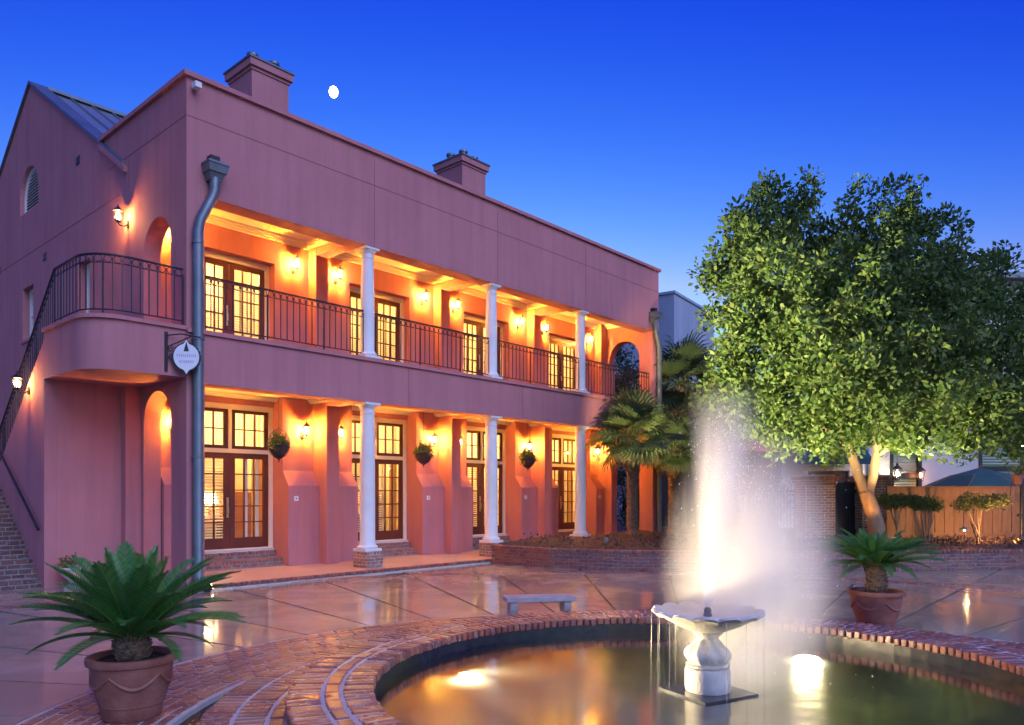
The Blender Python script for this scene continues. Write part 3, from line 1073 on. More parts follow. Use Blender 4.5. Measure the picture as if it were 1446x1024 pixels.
# french doors with lit rooms behind
def leaf_mb(x0, x1, z0, z1, y, cols, rows, st, top, bot, th=0.045, mun=0.013):
    holes = []
    gx0, gx1, gz0, gz1 = x0 + st, x1 - st, z0 + bot, z1 - top
    cw, rh = (gx1 - gx0) / cols, (gz1 - gz0) / rows
    for i in range(cols):
        for j in range(rows):
            holes.append(rect(gx0 + i * cw + mun, gx0 + (i + 1) * cw - mun, gz0 + j * rh + mun, gz0 + (j + 1) * rh - mun))
    return MB().prism([rect(x0, x1, z0, z1)] + holes, XU, y, y + th), [(h[0][0], h[2][0], h[0][1], h[2][1]) for h in holes]


def slats(x0, x1, z0, z1, y, pitch=0.062):
    mb = MB()
    z = z0
    while z < z1:
        T = Matrix.Translation(((x0 + x1) / 2, y, z)) @ Matrix.Rotation(R(28), 4, 'X')
        mb.box(-(x1 - x0) / 2, (x1 - x0) / 2, -0.028, 0.028, -0.004, 0.004, T)
        z += pitch
    for x in (x0, x1):
        mb.box(x - 0.02, x + 0.02, y - 0.018, y + 0.018, z0 - 0.03, z1 + 0.03)
    return mb


def french_door(u, lower, idx):
    hw = (HW if lower else HWU) - 0.004
    z0 = 0.46 if lower else 4.752
    zt = 3.755 if lower else 7.055
    y = 2.405 if lower else 2.43
    cas = 0.10
    zl = 2.66 if lower else 6.93           # top of the leaves
    holes = [rect(u - hw + cas, u + hw - cas, z0 + 0.05, zl)]
    if lower:
        holes.append(rect(u - hw + cas, u - 0.035, zl + 0.09, zt - 0.12))
        holes.append(rect(u + 0.035, u + hw - cas, zl + 0.09, zt - 0.12))
    d = MB().prism([rect(u - hw, u + hw, z0, zt)] + holes, XU, y, y + 0.12).build('door', M['cream'], hotel)
    d['label'] = 'glazed double door %s' % ('with lit transom lights above' if lower else 'with closed louvred shutters')
    MB().box(u - hw + 0.02, u + hw - 0.02, y - 0.10, y - 0.003, z0 - 0.04, z0 + 0.03).build('door_sill', M['shutter_grey'], d)
    yl = y + 0.035
    lx = hw - cas - 0.003
    pane_me = {}

    def pane(x0, x1, a, b_):
        key = (round(x1 - x0, 3), round(b_ - a, 3))
        if key not in pane_me:
            pane_me[key] = MB().box(-key[0] / 2, key[0] / 2, -0.003, 0.003, -key[1] / 2, key[1] / 2).mesh('pane', M['glass'])
        link('pane', pane_me[key], d, ((x0 + x1) / 2, yl + 0.022, (a + b_) / 2))
    for s in (-1, 1):
        x0, x1 = (u - lx, u - 0.003) if s < 0 else (u + 0.003, u + lx)
        mb, hs = leaf_mb(x0, x1, z0 + 0.055, zl - 0.004, yl, 3, 5, 0.115, 0.11, 0.23)
        mb.build('door_leaf', M['brown'], d)
        for h in hs:
            pane(*h)
        if lower:
            x0, x1 = (u - hw + cas + .003, u - 0.038) if s < 0 else (u + 0.038, u + hw - cas - .003)
            mb, hs = leaf_mb(x0, x1, zl + 0.093, zt - 0.123, yl, 3, 2, 0.085, 0.06, 0.06)
            mb.build('transom_sash', M['brown'], d)
            for h in hs:
                pane(*h)
    hd = MB()
    hd.box(u - 0.075, u - 0.03, yl - 0.012, yl - 0.001, z0 + 0.75, z0 + 1.2)
    hd.tube([(u - 0.052, yl - 0.012, z0 + 1.0), (u - 0.052, yl - 0.05, z0 + 1.0), (u - 0.052, yl - 0.055, z0 + 0.86), (u - 0.052, yl - 0.012, z0 + 0.84)], 0.011, 8)
    hd.lathe([(0.006, 0), (0.02, 0.0), (0.02, 0.02), (0.006, 0.022)], 12, (u - 0.052, yl - 0.03, z0 + 1.1))
    hd.build('door_handle', M['brass'], d, True)
    # shutters or sheers
    ys = yl + 0.11
    za, zb = (0.44, 3.95) if lower else (4.745, 7.7)
    if lower:
        mb = MB()
        for s in (-1, 1):
            xs = [u + s * (0.06 + 0.84 * t / 40) for t in range(41)]
            for t in range(40):
                a, b_ = xs[t], xs[t + 1]
                ya, yb = ys + 0.05 + 0.03 * math.sin(t * 1.3), ys + 0.05 + 0.03 * math.sin((t + 1) * 1.3)
                mb.quad_add([(a, ya, zl + 0.02), (b_, yb, zl + 0.02), (b_, yb, zt - 0.05), (a, ya, zt - 0.05)], [(0, 1, 2, 3)])
        mb.build('sheer_curtain', M['sheer'], d)
        slats(u - lx + 0.06, u - 0.07, z0 + 0.25, zl - 0.1, ys).build('louvre_shutter', M['louvre'], d)
        if idx % 2:
            slats(u + 0.07, u + 0.34, z0 + 0.25, zl - 0.1, ys).build('louvre_shutter', M['louvre'], d)
        else:
            for x in (0.16, 0.46, 0.74):
                MB().box(u + x - .035, u + x + .035, ys, ys + 0.03, z0 + 0.2, zl - 0.08).build('shutter_stile', M['white'], d)
        for s in (-1, 1):
            dr_ = MB()
            for t in range(16):
                xa, xb = u + s * (lx - 0.02 - 0.018 * t), u + s * (lx - 0.02 - 0.018 * (t + 1))
                ya, yb = ys + 0.12 + 0.03 * math.sin(t * 1.5), ys + 0.12 + 0.03 * math.sin((t + 1) * 1.5)
                dr_.quad_add([(xa, ya, z0 + 0.02), (xb, yb, z0 + 0.02), (xb, yb, zl), (xa, ya, zl)], [(0, 1, 2, 3)])
            dr_.build('drape', M['drape'], d)
        slats(u + 0.2, u + 1.1, 1.6, 2.9, 4.56, 0.075).build('inner_blind', M['louvre'], d)
        MB().box(u + 0.85, u + 1.45, 4.05, 4.55, za + 0.01, za + 1.35).build('cabinet', M['furniture'], d)
    else:
        for s in (-1, 1):
            a, b_ = sorted((u + s * 0.06, u + s * (lx - 0.06)))
            slats(a, b_, z0 + 0.2, zl - 0.1, ys, 0.056).build('louvre_shutter', M['louvre'], d)
    # the lit room
    rm = MB()
    za, zb = (0.44, 3.95) if lower else (4.745, 7.7)
    x0, x1, y0, y1 = u - 1.6, u + 1.6, 2.63, 4.6
    rm.box(x0, x1, y1, y1 + 0.05, za, zb)
    rm.box(x0 - 0.05, x0, y0, y1, za, zb)
    rm.box(x1, x1 + 0.05, y0, y1, za, zb)
    rm.box(x0, x1, y0, y1, za - 0.05, za)
    rm.box(x0, x1, y0, y1, zb, zb + 0.05)
    rm.build('room', M['room'], d)
    if lower:
        f = MB()
        f.box(u - 0.9, u - 0.1, 4.0, 4.55, za + 0.01, za + 0.42)
        f.box(u - 0.9, u - 0.1, 4.42, 4.57, za + 0.42, za + 0.85)
        f.box(u - 0.98, u - 0.86, 4.0, 4.57, za + 0.01, za + 0.6)
        f.box(u - 0.14, u - 0.02, 4.0, 4.57, za + 0.01, za + 0.6)
        f.build('sofa', M['sofa'], d)
        f = MB()
        f.box(u + 0.15, u + 0.8, 4.1, 4.5, za + 0.65, za + 0.72)
        for x in (0.18, 0.77):
            for yy in (4.13, 4.47):
                f.box(u + x - .025, u + x + .025, yy - .025, yy + .025, za + 0.01, za + 0.65)
        f.build('side_table', M['furniture'], d)
        MB().lathe([(0.02, 0), (0.09, 0), (0.09, 0.02), (0.03, 0.05), (0.055, 0.15), (0.03, 0.28), (0.012, 0.34), (0.01, 0.36)], 16, (u + 0.48, 4.3, za + 0.722)).build('lamp_base', M['brass'], d, True)
        MB().lathe([(0.17, 0.34), (0.19, 0.34), (0.12, 0.58), (0.10, 0.58)], 20, (u + 0.48, 4.3, za + 0.722)).build('lamp_shade', M['bulb_soft'], d, True)
        f = MB().prism([rect(u - 0.5, u + 0.05, 1.75, 2.55), rect(u - 0.44, u - 0.01, 1.81, 2.49)], XU, 4.55, 4.595)
        f.build('picture_frame', M['furniture'], d)
    add_light('POINT', 'room_light', (u + 0.2, 3.75, zb - 0.5), (46 if lower else 60) * (1.15, 0.85, 1.25, 0.95)[idx], (1.0, 0.68, 0.28), d, 0.15)


for i, u in enumerate(DOORS):
    french_door(u, True, i)
    french_door(u, False, i)
    # brick steps up to the ground floor door
    st = MB().box(u - HW + 0.01, u + HW - 0.01, 1.957, 2.365, 0.1, 0.267).build('door_steps', M['mortar_dark'], hotel)
    MB().box(u - HW + 0.01, u + HW - 0.01, 2.237, 2.366, 0.268, 0.432).build('step_core', M['mortar_dark'], st)
    it = []
    for (yf, zt) in ((1.95, 0.27), (2.23, 0.435)):
        nb = 24
        wd = (2 * HW - 0.02) / nb
        for k in range(nb):
            it.append(((u - HW + 0.01 + wd * (k + .5), yf + 0.11, zt - 0.03), 0, (wd - 0.012, 0.22, 0.07)))
        nb = 10
        wd = (2 * HW - 0.02) / nb
        for k in range(nb):
            it.append(((u - HW + 0.01 + wd * (k + .5), yf + 0.05, zt - 0.108), 0, (wd - 0.014, 0.09, 0.068)))
    lay(st, it, M['brick'], 80 if i < 3 else 0)

# balcony railings
BAL = MB().box(-.008, .008, -.008, .008, 0.10, 1.0).mesh('baluster', M['iron'])
rg = MB()
pts = [(0.058 * math.cos(2 * PI * k / 16), 0, 0.058 * math.sin(2 * PI * k / 16)) for k in range(17)]
rg.tube(pts, 0.006, 5, cap=False)
RING = rg.mesh('ring', M['iron'])


def railing(pts, parent, base_z, pitch=0.148, name='balcony_railing', slope=False):
    """pts: plan polyline with heights; rail follows it"""
    pts = [Vector(p) for p in pts]
    top = MB()
    top.tube([p + Vector((0, 0, 1.04)) for p in pts], 0.022, 8)
    top.tube([p + Vector((0, 0, 0.90)) for p in pts], 0.009, 6)
    top.tube([p + Vector((0, 0, 0.10)) for p in pts], 0.013, 6)
    r_ = top.build(name, M['iron'], parent)
    seg = [(pts[i + 1] - pts[i]).length for i in range(len(pts) - 1)]
    tot = sum(seg)
    n = max(2, round(tot / pitch))
    for k in range(n + 1):
        s = tot * k / n
        i = 0
        while i < len(seg) - 1 and s > seg[i]:
            s -= seg[i]
            i += 1
        d = (pts[i + 1] - pts[i]).normalized()
        p = pts[i] + d * min(s, seg[i])
        rz = math.atan2(d.y, d.x)
        b_ = link('baluster', BAL, r_, p, (0, 0, rz))
        if k % 9 == 0:
            b_.scale = (1.7, 1.7, 1.0)
            b_.location.z -= 0.06
        if k < n:
            link('ring', RING, r_, p + d * (tot / n / 2) + Vector((0, 0, 0.965)), (0, 0, rz))
    return r_


ends = [0.36] + COLS + [16.0]
for k in range(4):
    a = ends[k] + (0.17 if k else 0.02)
    b_ = ends[k + 1] - (0.17 if k < 3 else 0.02)
    railing([(a, 0.13, 4.77), (b_, 0.13, 4.77)], hotel, 4.77)

# curved stair landing on the end wall
RC = 0.62
LU = -1.65


def landing_outline(off=0.0):
    u0, y0 = LU - off, 0.03 - off
    o = [(-0.002, y0)]
    o += [(u0 + RC + RC * math.cos(t), y0 + RC + RC * math.sin(t)) for t in [R(270) - R(90) * i / 12 for i in range(13)]]
    o += [(u0, 2.16), (-0.002, 2.16)]
    return o


ld = MB().prism([landing_outline()], XY, 3.86, 4.72).build('stair_landing', M['stucco'], hotel, True)
MB().prism([landing_outline(0.045)], XY, 4.722, 4.79).build('landing_lip', M['stucco'], ld, True)
path = [(p[0] + 0.0, p[1] + 0.0) for p in landing_outline(-0.06)][:-2] + [(LU + 0.06, 1.78)]
railing([(-0.03, 0.09, 4.79)] + [(x, y, 4.79) for x, y in path[1:]], hotel, 4.79, name='landing_railing')
SL = 0.82
railing([(LU + 0.06, 1.80, 4.79), (LU + 0.06, 5.2, 4.79 - SL * 3.4)], hotel, 4.79, name='stair_railing')
MB().prism([[(2.162, -0.03), (2.162, 4.60), (5.2, 4.60 - SL * 3.0), (6.6, 4.60 - SL * 3.0), (6.6, -0.03)]], YU, LU, LU + 0.2).build('stair_wall', M['stucco'], hotel)
MB().box(LU + 0.202, -0.003, 2.163, 2.36, -0.03, 4.70).build('alcove_wall', M['stucco'], hotel)
MB().box(-0.30, -0.003, 1.95, 2.161, -0.03, 3.855).build('alcove_pier', M['stucco'], hotel)
for k in range(14):
    z = 4.72 - 0.17 * (k + 1)
    y = 2.37 + 0.207 * k
    MB().box(LU + 0.203, -0.004, y, y + 0.205, max(z - 0.4, 0), z).build('stair_tread', M['porch'], hotel)
MB().box(-3.05, -0.004, 5.3, 6.6, 1.8, 2.04).build('half_landing', M['porch'], hotel)
hr = MB()
hr.tube([(LU - 0.07, 2.25, 1.08), (LU - 0.07, 5.2, 2.96)], 0.026, 8)
for t in (0.06, 0.5, 0.94):
    y, z = 2.25 + 2.95 * t, 1.08 + 1.88 * t
    hr.tube([(LU - 0.07, y, z - 0.02), (LU - 0.06, y, z - 0.08), (LU, y, z - 0.09)], 0.010, 6)
hr.build('handrail', M['iron'], hotel, True)

# brick flight beside the stair wall
fl = empty('brick_stair', (-2.35, 2.3, 0))
tag(fl, 'flight of dark brick steps climbing beside the stair wall with handrail', 'stair')
it = []
for k in range(12):
    z1 = 0.168 * (k + 1)
    y = 2.3 + 0.24 * k
    MB().box(-0.70, 0.698, 0.001 + 0.24 * k, 0.33 + 0.24 * k, 0.0, z1 - 0.013).build('step_core', M['mortar_dark'], fl)
    for row in range(2):
        off = 0.0 if row else 0.11
        for j in range(7):
            x = -2.96 + 0.222 * j + off
            if x > -1.76:
                wdt = (-1.655 - (x - 0.105))
                if wdt < 0.05:
                    continue
                it.append(((x - 0.105 + wdt / 2, y + 0.045, z1 - 0.125 + 0.083 * row), 0, (wdt, 0.10, 0.069)))
            else:
                it.append(((x, y + 0.045, z1 - 0.125 + 0.083 * row), 0, (0.209, 0.10, 0.069)))
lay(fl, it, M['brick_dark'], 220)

# rainwater hopper heads and downpipes on the front corners
for u, s in ((0.17, 1), (16.26, -1)):
    dp = MB()
    xo = u + 0.30 * s
    dp.tube([(xo, -0.13, 7.58), (xo, -0.13, 7.35), (xo - 0.05 * s, -0.13, 7.2), (u + 0.04 * s, -0.11, 6.75), (u, -0.10, 6.55), (u, -0.10, 0.2), (u + 0.03, -0.16, 0.06)], 0.095, 14)
    for z in (4.55, 2.4, 6.3):
        dp.tube([(u, -0.10, z), (u, -0.10, z + 0.05)], 0.11, 14)
    dp = dp.build('downpipe', M['copper'], hotel, True)
    hp = MB()
    for (w0, w1, za, zb) in ((0.11, 0.15, 7.52, 7.66), (0.17, 0.19, 7.661, 7.80), (0.20, 0.20, 7.801, 7.84)):
        vs = []
        for ww, z in ((w0, za), (w1, zb)):
            vs += [(xo - ww, -0.01, z), (xo + ww, -0.01, z), (xo + ww, -0.02 - ww * 1.5, z), (xo - ww, -0.02 - ww * 1.5, z)]
        hp.quad_add(vs, [(0, 1, 2, 3), (4, 5, 6, 7), (0, 1, 5, 4), (1, 2, 6, 5), (2, 3, 7, 6), (3, 0, 4, 7)])
    hp.build('hopper_head', M['copper'], dp)
    MB().box(xo - .09, xo + .09, -0.16, -0.002, 7.87, 7.99).build('scupper', M['black'], dp)


# ------------------------------------------------------------------ wall lanterns
def make_lantern():
    t = empty('wall_lantern')
    MB().prism([[(0.05 * math.cos(a), -0.13 + 0.085 * math.sin(a)) for a in [2 * PI * k / 14 for k in range(14)]]], XU, -0.02, -0.001).build('backplate', M['iron'], t)
    MB().tube([(0, -0.015, -0.13), (0, -0.08, -0.18), (0, -0.15, -0.19), (0, -0.19, -0.165), (0, -0.20, -0.12)], 0.011, 8).build('arm', M['iron'], t, True)
    cg = MB()
    n = 6
    for k in range(n):
        a = 2 * PI * k / n
        cg.tube([(0.052 * math.cos(a), -0.2 + 0.052 * math.sin(a), -0.10), (0.088 * math.cos(a), -0.2 + 0.088 * math.sin(a), 0.09)], 0.005, 5)
    cg.lathe([(0.02, -0.13), (0.03, -0.125), (0.056, -0.105), (0.056, -0.096), (0.02, -0.096)], 12, (0, -0.2, 0))
    cg.build('cage', M['iron'], t)
    MB().lathe([(0.098, 0.088), (0.102, 0.094), (0.06, 0.14), (0.028, 0.165), (0.02, 0.18), (0.012, 0.20), (0.016, 0.21), (0.003, 0.235)], 12, (0, -0.2, 0)).build('cap', M['iron'], t, True)
    for k in range(n):
        a0, a1 = 2 * PI * k / n, 2 * PI * (k + 1) / n
        vs = [(r * math.cos(a), -0.2 + r * math.sin(a), z) for r, z, a in ((0.050, -0.095, a0), (0.050, -0.095, a1), (0.085, 0.087, a1), (0.085, 0.087, a0))]
        MB().quad_add(vs, [(0, 1, 2, 3)]).build('pane', M['lantern_glass'], t)
    MB().lathe([(0.004, -0.07), (0.018, -0.05), (0.034, 0.0), (0.028, 0.04), (0.004, 0.065)], 12, (0, -0.2, 0)).build('bulb', M['bulb'], t, True)
    add_light('POINT', 'lantern_light', (0, -0.2, 0.0), 135, (1.0, 0.38, 0.020), t, 0.045)
    return t


lan = make_lantern()
spots = []
ords = ['first', 'second', 'third', 'last']
for k, u in enumerate(PIERS):
    for s in (-1, 1):
        if k == 3 and s > 0:
            continue
        side = 'landing side' if s < 0 else 'far side'
        uu = u if k < 3 else 15.86
        spots.append(((uu + s * 0.48, 1.998, 3.22), 0, 'lit black lantern on the %s of the %s pilaster, ground floor porch' % (side, ords[k]), 'porch lanterns'))
        spots.append(((uu + s * 0.60, 2.198, 7.13), 0, 'lit black lantern on the %s of the %s pilaster, upper balcony' % (side, ords[k]), 'balcony lanterns'))
spots.append(((0.62, 1.998, 3.22), 0, 'lit black lantern behind the arch at the stair end of the ground floor porch', 'porch lanterns'))
spots.append(((0.72, 2.198, 7.13), 0, 'lit black lantern behind the arch at the stair end of the upper balcony', 'balcony lanterns'))
spots.append(((-0.002, 2.56, 7.36), R(-90), 'lit lantern on the end wall above the curved stair landing', None))
spots.append(((LU - 0.002, 3.0, 3.85), R(-90), 'lit lantern on the stair wall above the sloping handrail', None))
for i, (loc, rz, lab, grp) in enumerate(spots):
    o = lan if i == 0 else copy_tree(lan)
    o.location = loc
    o.rotation_euler = (0, 0, rz)
    tag(o, lab, 'lantern', grp)
    if grp is None:
        for ch in o.children:
            if ch.type == 'LIGHT':
                ch.data = ch.data.copy()
                ch.data.energy = 34


# ------------------------------------------------------------------ leaves
def leaf_cloud(clumps, per, size, spread, name, mat, parent, loc=(0, 0, 0), flat=0.0, up=0.3):
    """clumps: array (n,4) x y z outward-weight; each clump a tuft of small folded leaves"""
    cl = np.asarray(clumps, float)
    n = len(cl) * per
    c = np.repeat(cl[:, :3], per, 0)
    off = rng.normal(size=(n, 3))
    off /= np.linalg.norm(off, axis=1)[:, None]
    off *= (rng.random(n) ** 0.5)[:, None] * spread
    p = c + off
    d = off / spread + rng.normal(size=(n, 3)) * 0.6
    d[:, 2] += up
    d /= np.linalg.norm(d, axis=1)[:, None]
    sd = np.cross(d, rng.normal(size=(n, 3)))
    sd /= np.linalg.norm(sd, axis=1)[:, None] + 1e-9
    nn = np.cross(d, sd)
    L = size * rng.uniform(0.6, 1.25, n)[:, None]
    W = L * rng.uniform(0.24, 0.33, n)[:, None]
    v = np.empty((n, 4, 3))
    v[:, 0] = p
    v[:, 1] = p + d * L * 0.5 + sd * W + nn * W * 0.35
    v[:, 2] = p + d * L
    v[:, 3] = p + d * L * 0.5 - sd * W + nn * W * 0.35
    me = bpy.data.meshes.new(name)
    me.vertices.add(n * 4)
    me.vertices.foreach_set('co', v.reshape(-1))
    me.loops.add(n * 4)
    me.loops.foreach_set('vertex_index', np.arange(n * 4, dtype=np.int32))
    me.polygons.add(n)
    me.polygons.foreach_set('loop_start', np.arange(0, n * 4, 4, dtype=np.int32))
    me.polygons.foreach_set('loop_total', np.full(n, 4, dtype=np.int32))
    me.update(calc_edges=True)
    me.materials.append(mat)
    return link(name, me, parent, loc)


def lobes_to_clumps(lobes, n):
    out = []
    vol = np.array([l[1][0] * l[1][1] * l[1][2] for l in lobes]) ** 0.75
    cnt = np.maximum(1, (n * vol / vol.sum()).astype(int))
    for (c, r), m in zip(lobes, cnt):
        d = rng.normal(size=(m, 3))
        d /= np.linalg.norm(d, axis=1)[:, None]
        rr = rng.random(m) ** 0.28 * rng.uniform(0.85, 1.08, m)
        out.append(np.array(c) + d * rr[:, None] * np.array(r))
    return np.concatenate(out)


# ------------------------------------------------------------------ hanging baskets
def make_basket():
    t = empty('hanging_basket')
    MB().lathe([(0.01, -0.25), (0.05, -0.245), (0.13, -0.19), (0.19, -0.10), (0.215, 0.0), (0.20, 0.0), (0.01, -0.03)], 20).build('basket_liner', M['coco'], t, True)
    wr = MB()
    for k in range(10):
        a = 2 * PI * k / 10
        wr.tube([(0.22 * math.cos(a) * f, 0.22 * math.sin(a) * f, z) for f, z in ((1.0, 0.0), (0.9, -0.11), (0.62, -0.20), (0.2, -0.26), (0.02, -0.29))], 0.006, 4)
    wr.tube([(0.222 * math.cos(2 * PI * k / 24), 0.222 * math.sin(2 * PI * k / 24), 0.0) for k in range(25)], 0.009, 5, False)
    wr.lathe([(0.004, -0.34), (0.015, -0.325), (0.004, -0.285)], 8)
    wr.build('basket_frame', M['iron'], t)
    hg = MB()
    for k in range(4):
        a = PI / 4 + PI / 2 * k
        hg.tube([(0.22 * math.cos(a) * f, 0.22 * math.sin(a) * f, z) for f, z in ((1.0, 0.0), (1.02, 0.12), (0.8, 0.24), (0.45, 0.32), (0.1, 0.36), (0.0, 0.40))], 0.006, 4)
    hg.build('hanger', M['iron'], t)
    MB().tube([(0, 0, 0.39), (0, 0, 1.02)], 0.005, 5).build('chain', M['iron'], t)
    cl = lobes_to_clumps([((0, 0, 0.06), (0.19, 0.19, 0.13)), ((0.12, 0.08, 0.0), (0.14, 0.14, 0.12)), ((-0.13, -0.05, 0.0), (0.13, 0.13, 0.12)), ((0, 0, 0.14), (0.15, 0.15, 0.12))], 80)
    leaf_cloud(cl, 11, 0.07, 0.07, 'foliage', M['leaf_fern'], t)
    return t


bk = make_basket()
for k, u in enumerate((2.25, 6.27, 10.25)):
    o = bk if k == 0 else copy_tree(bk)
    o.location = (u, 0.62, 2.74)
    o.rotation_euler = (0, 0, k * 1.1)
    tag(o, 'hanging fern basket in front of the %s ground floor door counted from the stair' % ords[k], 'hanging basket', 'hanging baskets')


# ------------------------------------------------------------------ hotel sign
sg = empty('hanging_sign', (-0.36, 0.03, 4.35))
tag(sg, 'pale oval hotel sign with dark spire emblem on scrolled iron bracket', 'sign')
dv = Vector((0.80, -0.60, 0))
br = MB()
br.box(-.025, .025, -.03, -.001, -0.42, 0.28)
br.tube([dv * 0.02 + Vector((0, -.02, 0.22)), dv * 0.25 + Vector((0, -.02, 0.25)), dv * 0.58 + Vector((0, -.02, 0.20))], 0.013, 6)
br.tube([dv * 0.02 + Vector((0, -.02, 0.02)), dv * 0.2 + Vector((0, -.02, 0.10)), dv * 0.42 + Vector((0, -.02, 0.22))], 0.011, 6)
for cz, rr in ((-0.02, 0.07), (-0.17, 0.06)):
    br.tube([dv * (0.07 + rr * 0.7 * math.cos(a) * (1 - a / 14)) + Vector((0, -.02, cz + rr * math.sin(a) * (1 - a / 14))) for a in [k * 0.5 for k in range(20)]], 0.008, 5)
br.build('bracket', M['iron'], sg)
out = []
for k in range(48):
    a = 2 * PI * k / 48
    r = 1.0
    x, z = 0.215 * math.cos(a), 0.235 * math.sin(a)
    if abs(math.cos(a)) < 0.20:
        z += math.copysign(0.075 * (1 - abs(math.cos(a)) / 0.20), math.sin(a))
    out.append((x, z))
sm = Matrix.Translation(dv * 0.34 + Vector((0, -.02, -0.16))) @ Matrix.Rotation(math.atan2(dv.y, dv.x), 4, 'Z')
pf = lambda a, b_, t: tuple(sm @ Vector((a, t, b_)))
MB().prism([[(a * 1.12 + 0.012 * math.sin(i * 2.6), b_ * 1.10 + 0.012 * math.cos(i * 2.6)) for i, (a, b_) in enumerate(out)]], pf, -0.018, 0.018).build('sign_border', M['black'], sg)
MB().prism([out], pf, -0.026, -0.0185).build('sign_face', M['sign'], sg)
MB().prism([[(-0.045, 0.10), (0.045, 0.10), (0.0, 0.275)]], pf, -0.030, -0.0265).build('spire_emblem', M['black'], sg)
for row, (zc, hw) in enumerate(((0.025, 0.16), (-0.085, 0.12))):
    x = -hw
    while x < hw:
        wd = random.uniform(0.012, 0.028)
        MB().box(0, wd, -0.0292, -0.0265, zc - 0.025, zc + 0.025, sm @ Matrix.Translation((x, 0, 0))).build('faded_letter_stroke', M['sign_ink'], sg)
        x += wd + 0.014

# ------------------------------------------------------------------ garden bench
bp_ = P(0.36, 10.15)
bn = empty('stone_bench', (bp_.x, bp_.y, 0.0), A0 + R(10))
tag(bn, 'small weathered stone garden bench with scrolled legs behind the pool', 'bench')
bs = MB()
bs.prism([[(-0.46, -0.17), (0.46, -0.17), (0.47, -0.15), (0.47, 0.15), (0.46, 0.17), (-0.46, 0.17), (-0.47, 0.15), (-0.47, -0.15)]], XY, 0.33, 0.385)
bs.build('seat', M['stone_dark'], bn)
for s in (-1, 1):
    prof = [(-0.13, 0.0), (-0.135, 0.05), (-0.10, 0.09), (-0.11, 0.15), (-0.14, 0.22), (-0.145, 0.28), (-0.13, 0.328), (0.13, 0.328), (0.145, 0.28), (0.14, 0.22), (0.11, 0.15), (0.10, 0.09), (0.135, 0.05), (0.13, 0.0)]
    MB().prism([prof], YU, s * 0.36 - 0.045, s * 0.36 + 0.045).build('leg', M['stone_dark'], bn)


# ------------------------------------------------------------------ sago palms in terracotta pots
def frond_mesh(e0, e1, L, n=38, leaf=0.16):
    rib, lf = MB(), MB()
    pts = []
    p = Vector((0.02, 0, 0))
    for i in range(17):
        t = i / 16
        e = e0 + (e1 - e0) * t ** 1.2
        pts.append(p.copy())
        p = p + Vector((math.cos(e), 0, math.sin(e))) * (L / 16)
    rib.tube(pts, [0.009 * (1 - 0.8 * i / 16) for i in range(17)], 5)

    def at(t):
        x = t * 16
        i = min(15, int(x))
        return pts[i].lerp(pts[i + 1], x - i), (pts[i + 1] - pts[i]).normalized()
    for k in range(n):
        t = 0.10 + 0.89 * k / (n - 1)
        q, tan = at(t)
        nrm = Vector((-tan.z, 0, tan.x))
        ll = leaf * (0.35 + 0.65 * math.sin(PI * min(1, 0.12 + 0.93 * t)) ** 0.6) * (1 if t < 0.9 else 0.75)
        for s in (-1, 1):
            d = (Vector((0, s, 0)) * 0.80 + tan * (0.45 + 0.5 * t) + nrm * 0.38).normalized()
            d2 = (d + Vector((0, 0, -0.30))).normalized()
            wd = tan * 0.0115
            m_ = q + d * ll * 0.55
            tip = m_ + d2 * ll * 0.45
            lf.quad_add([q - wd * .7, q + wd * .7, m_ + wd, m_ - wd, tip], [(0, 1, 2, 3), (3, 2, 4)])
    return rib, lf


def two_mat_mesh(name, a, ma, b_, mb_):
    me = bpy.data.meshes.new(name)
    na = len(a.v)
    me.from_pydata(a.v + b_.v, [], a.f + [tuple(i + na for i in f) for f in b_.f])
    me.materials.append(ma)
    me.materials.append(mb_)
    me.polygons.foreach_set('material_index', [0] * len(a.f) + [1] * len(b_.f))
    return me


FR = []
for e0, e1 in ((82, 62), (66, 30), (50, 5), (32, -12), (14, -38)):
    rb, lf = frond_mesh(R(e0), R(e1), 0.92)
    FR.append(two_mat_mesh('frond', rb, M['sago_rib'], lf, M['sago']))


def pot_profile(h, r):
    return [(r * 0.3, 0.0), (r * 0.62, 0.0), (r * 0.66, h * 0.03), (r * 0.70, h * 0.22), (r * 0.73, h * 0.23), (r * 0.735, h * 0.26), (r * 0.74, h * 0.28), (r * 0.86, h * 0.55), (r * 0.91, h * 0.80),
            (r * 0.92, h * 0.86), (r * 1.0, h * 0.88), (r * 1.02, h * 0.93), (r * 1.0, h * 0.985), (r * 0.95, h), (r * 0.88, h * 0.99), (r * 0.86, h * 0.90), (r * 0.84, h * 0.88), (r * 0.05, h * 0.90)]


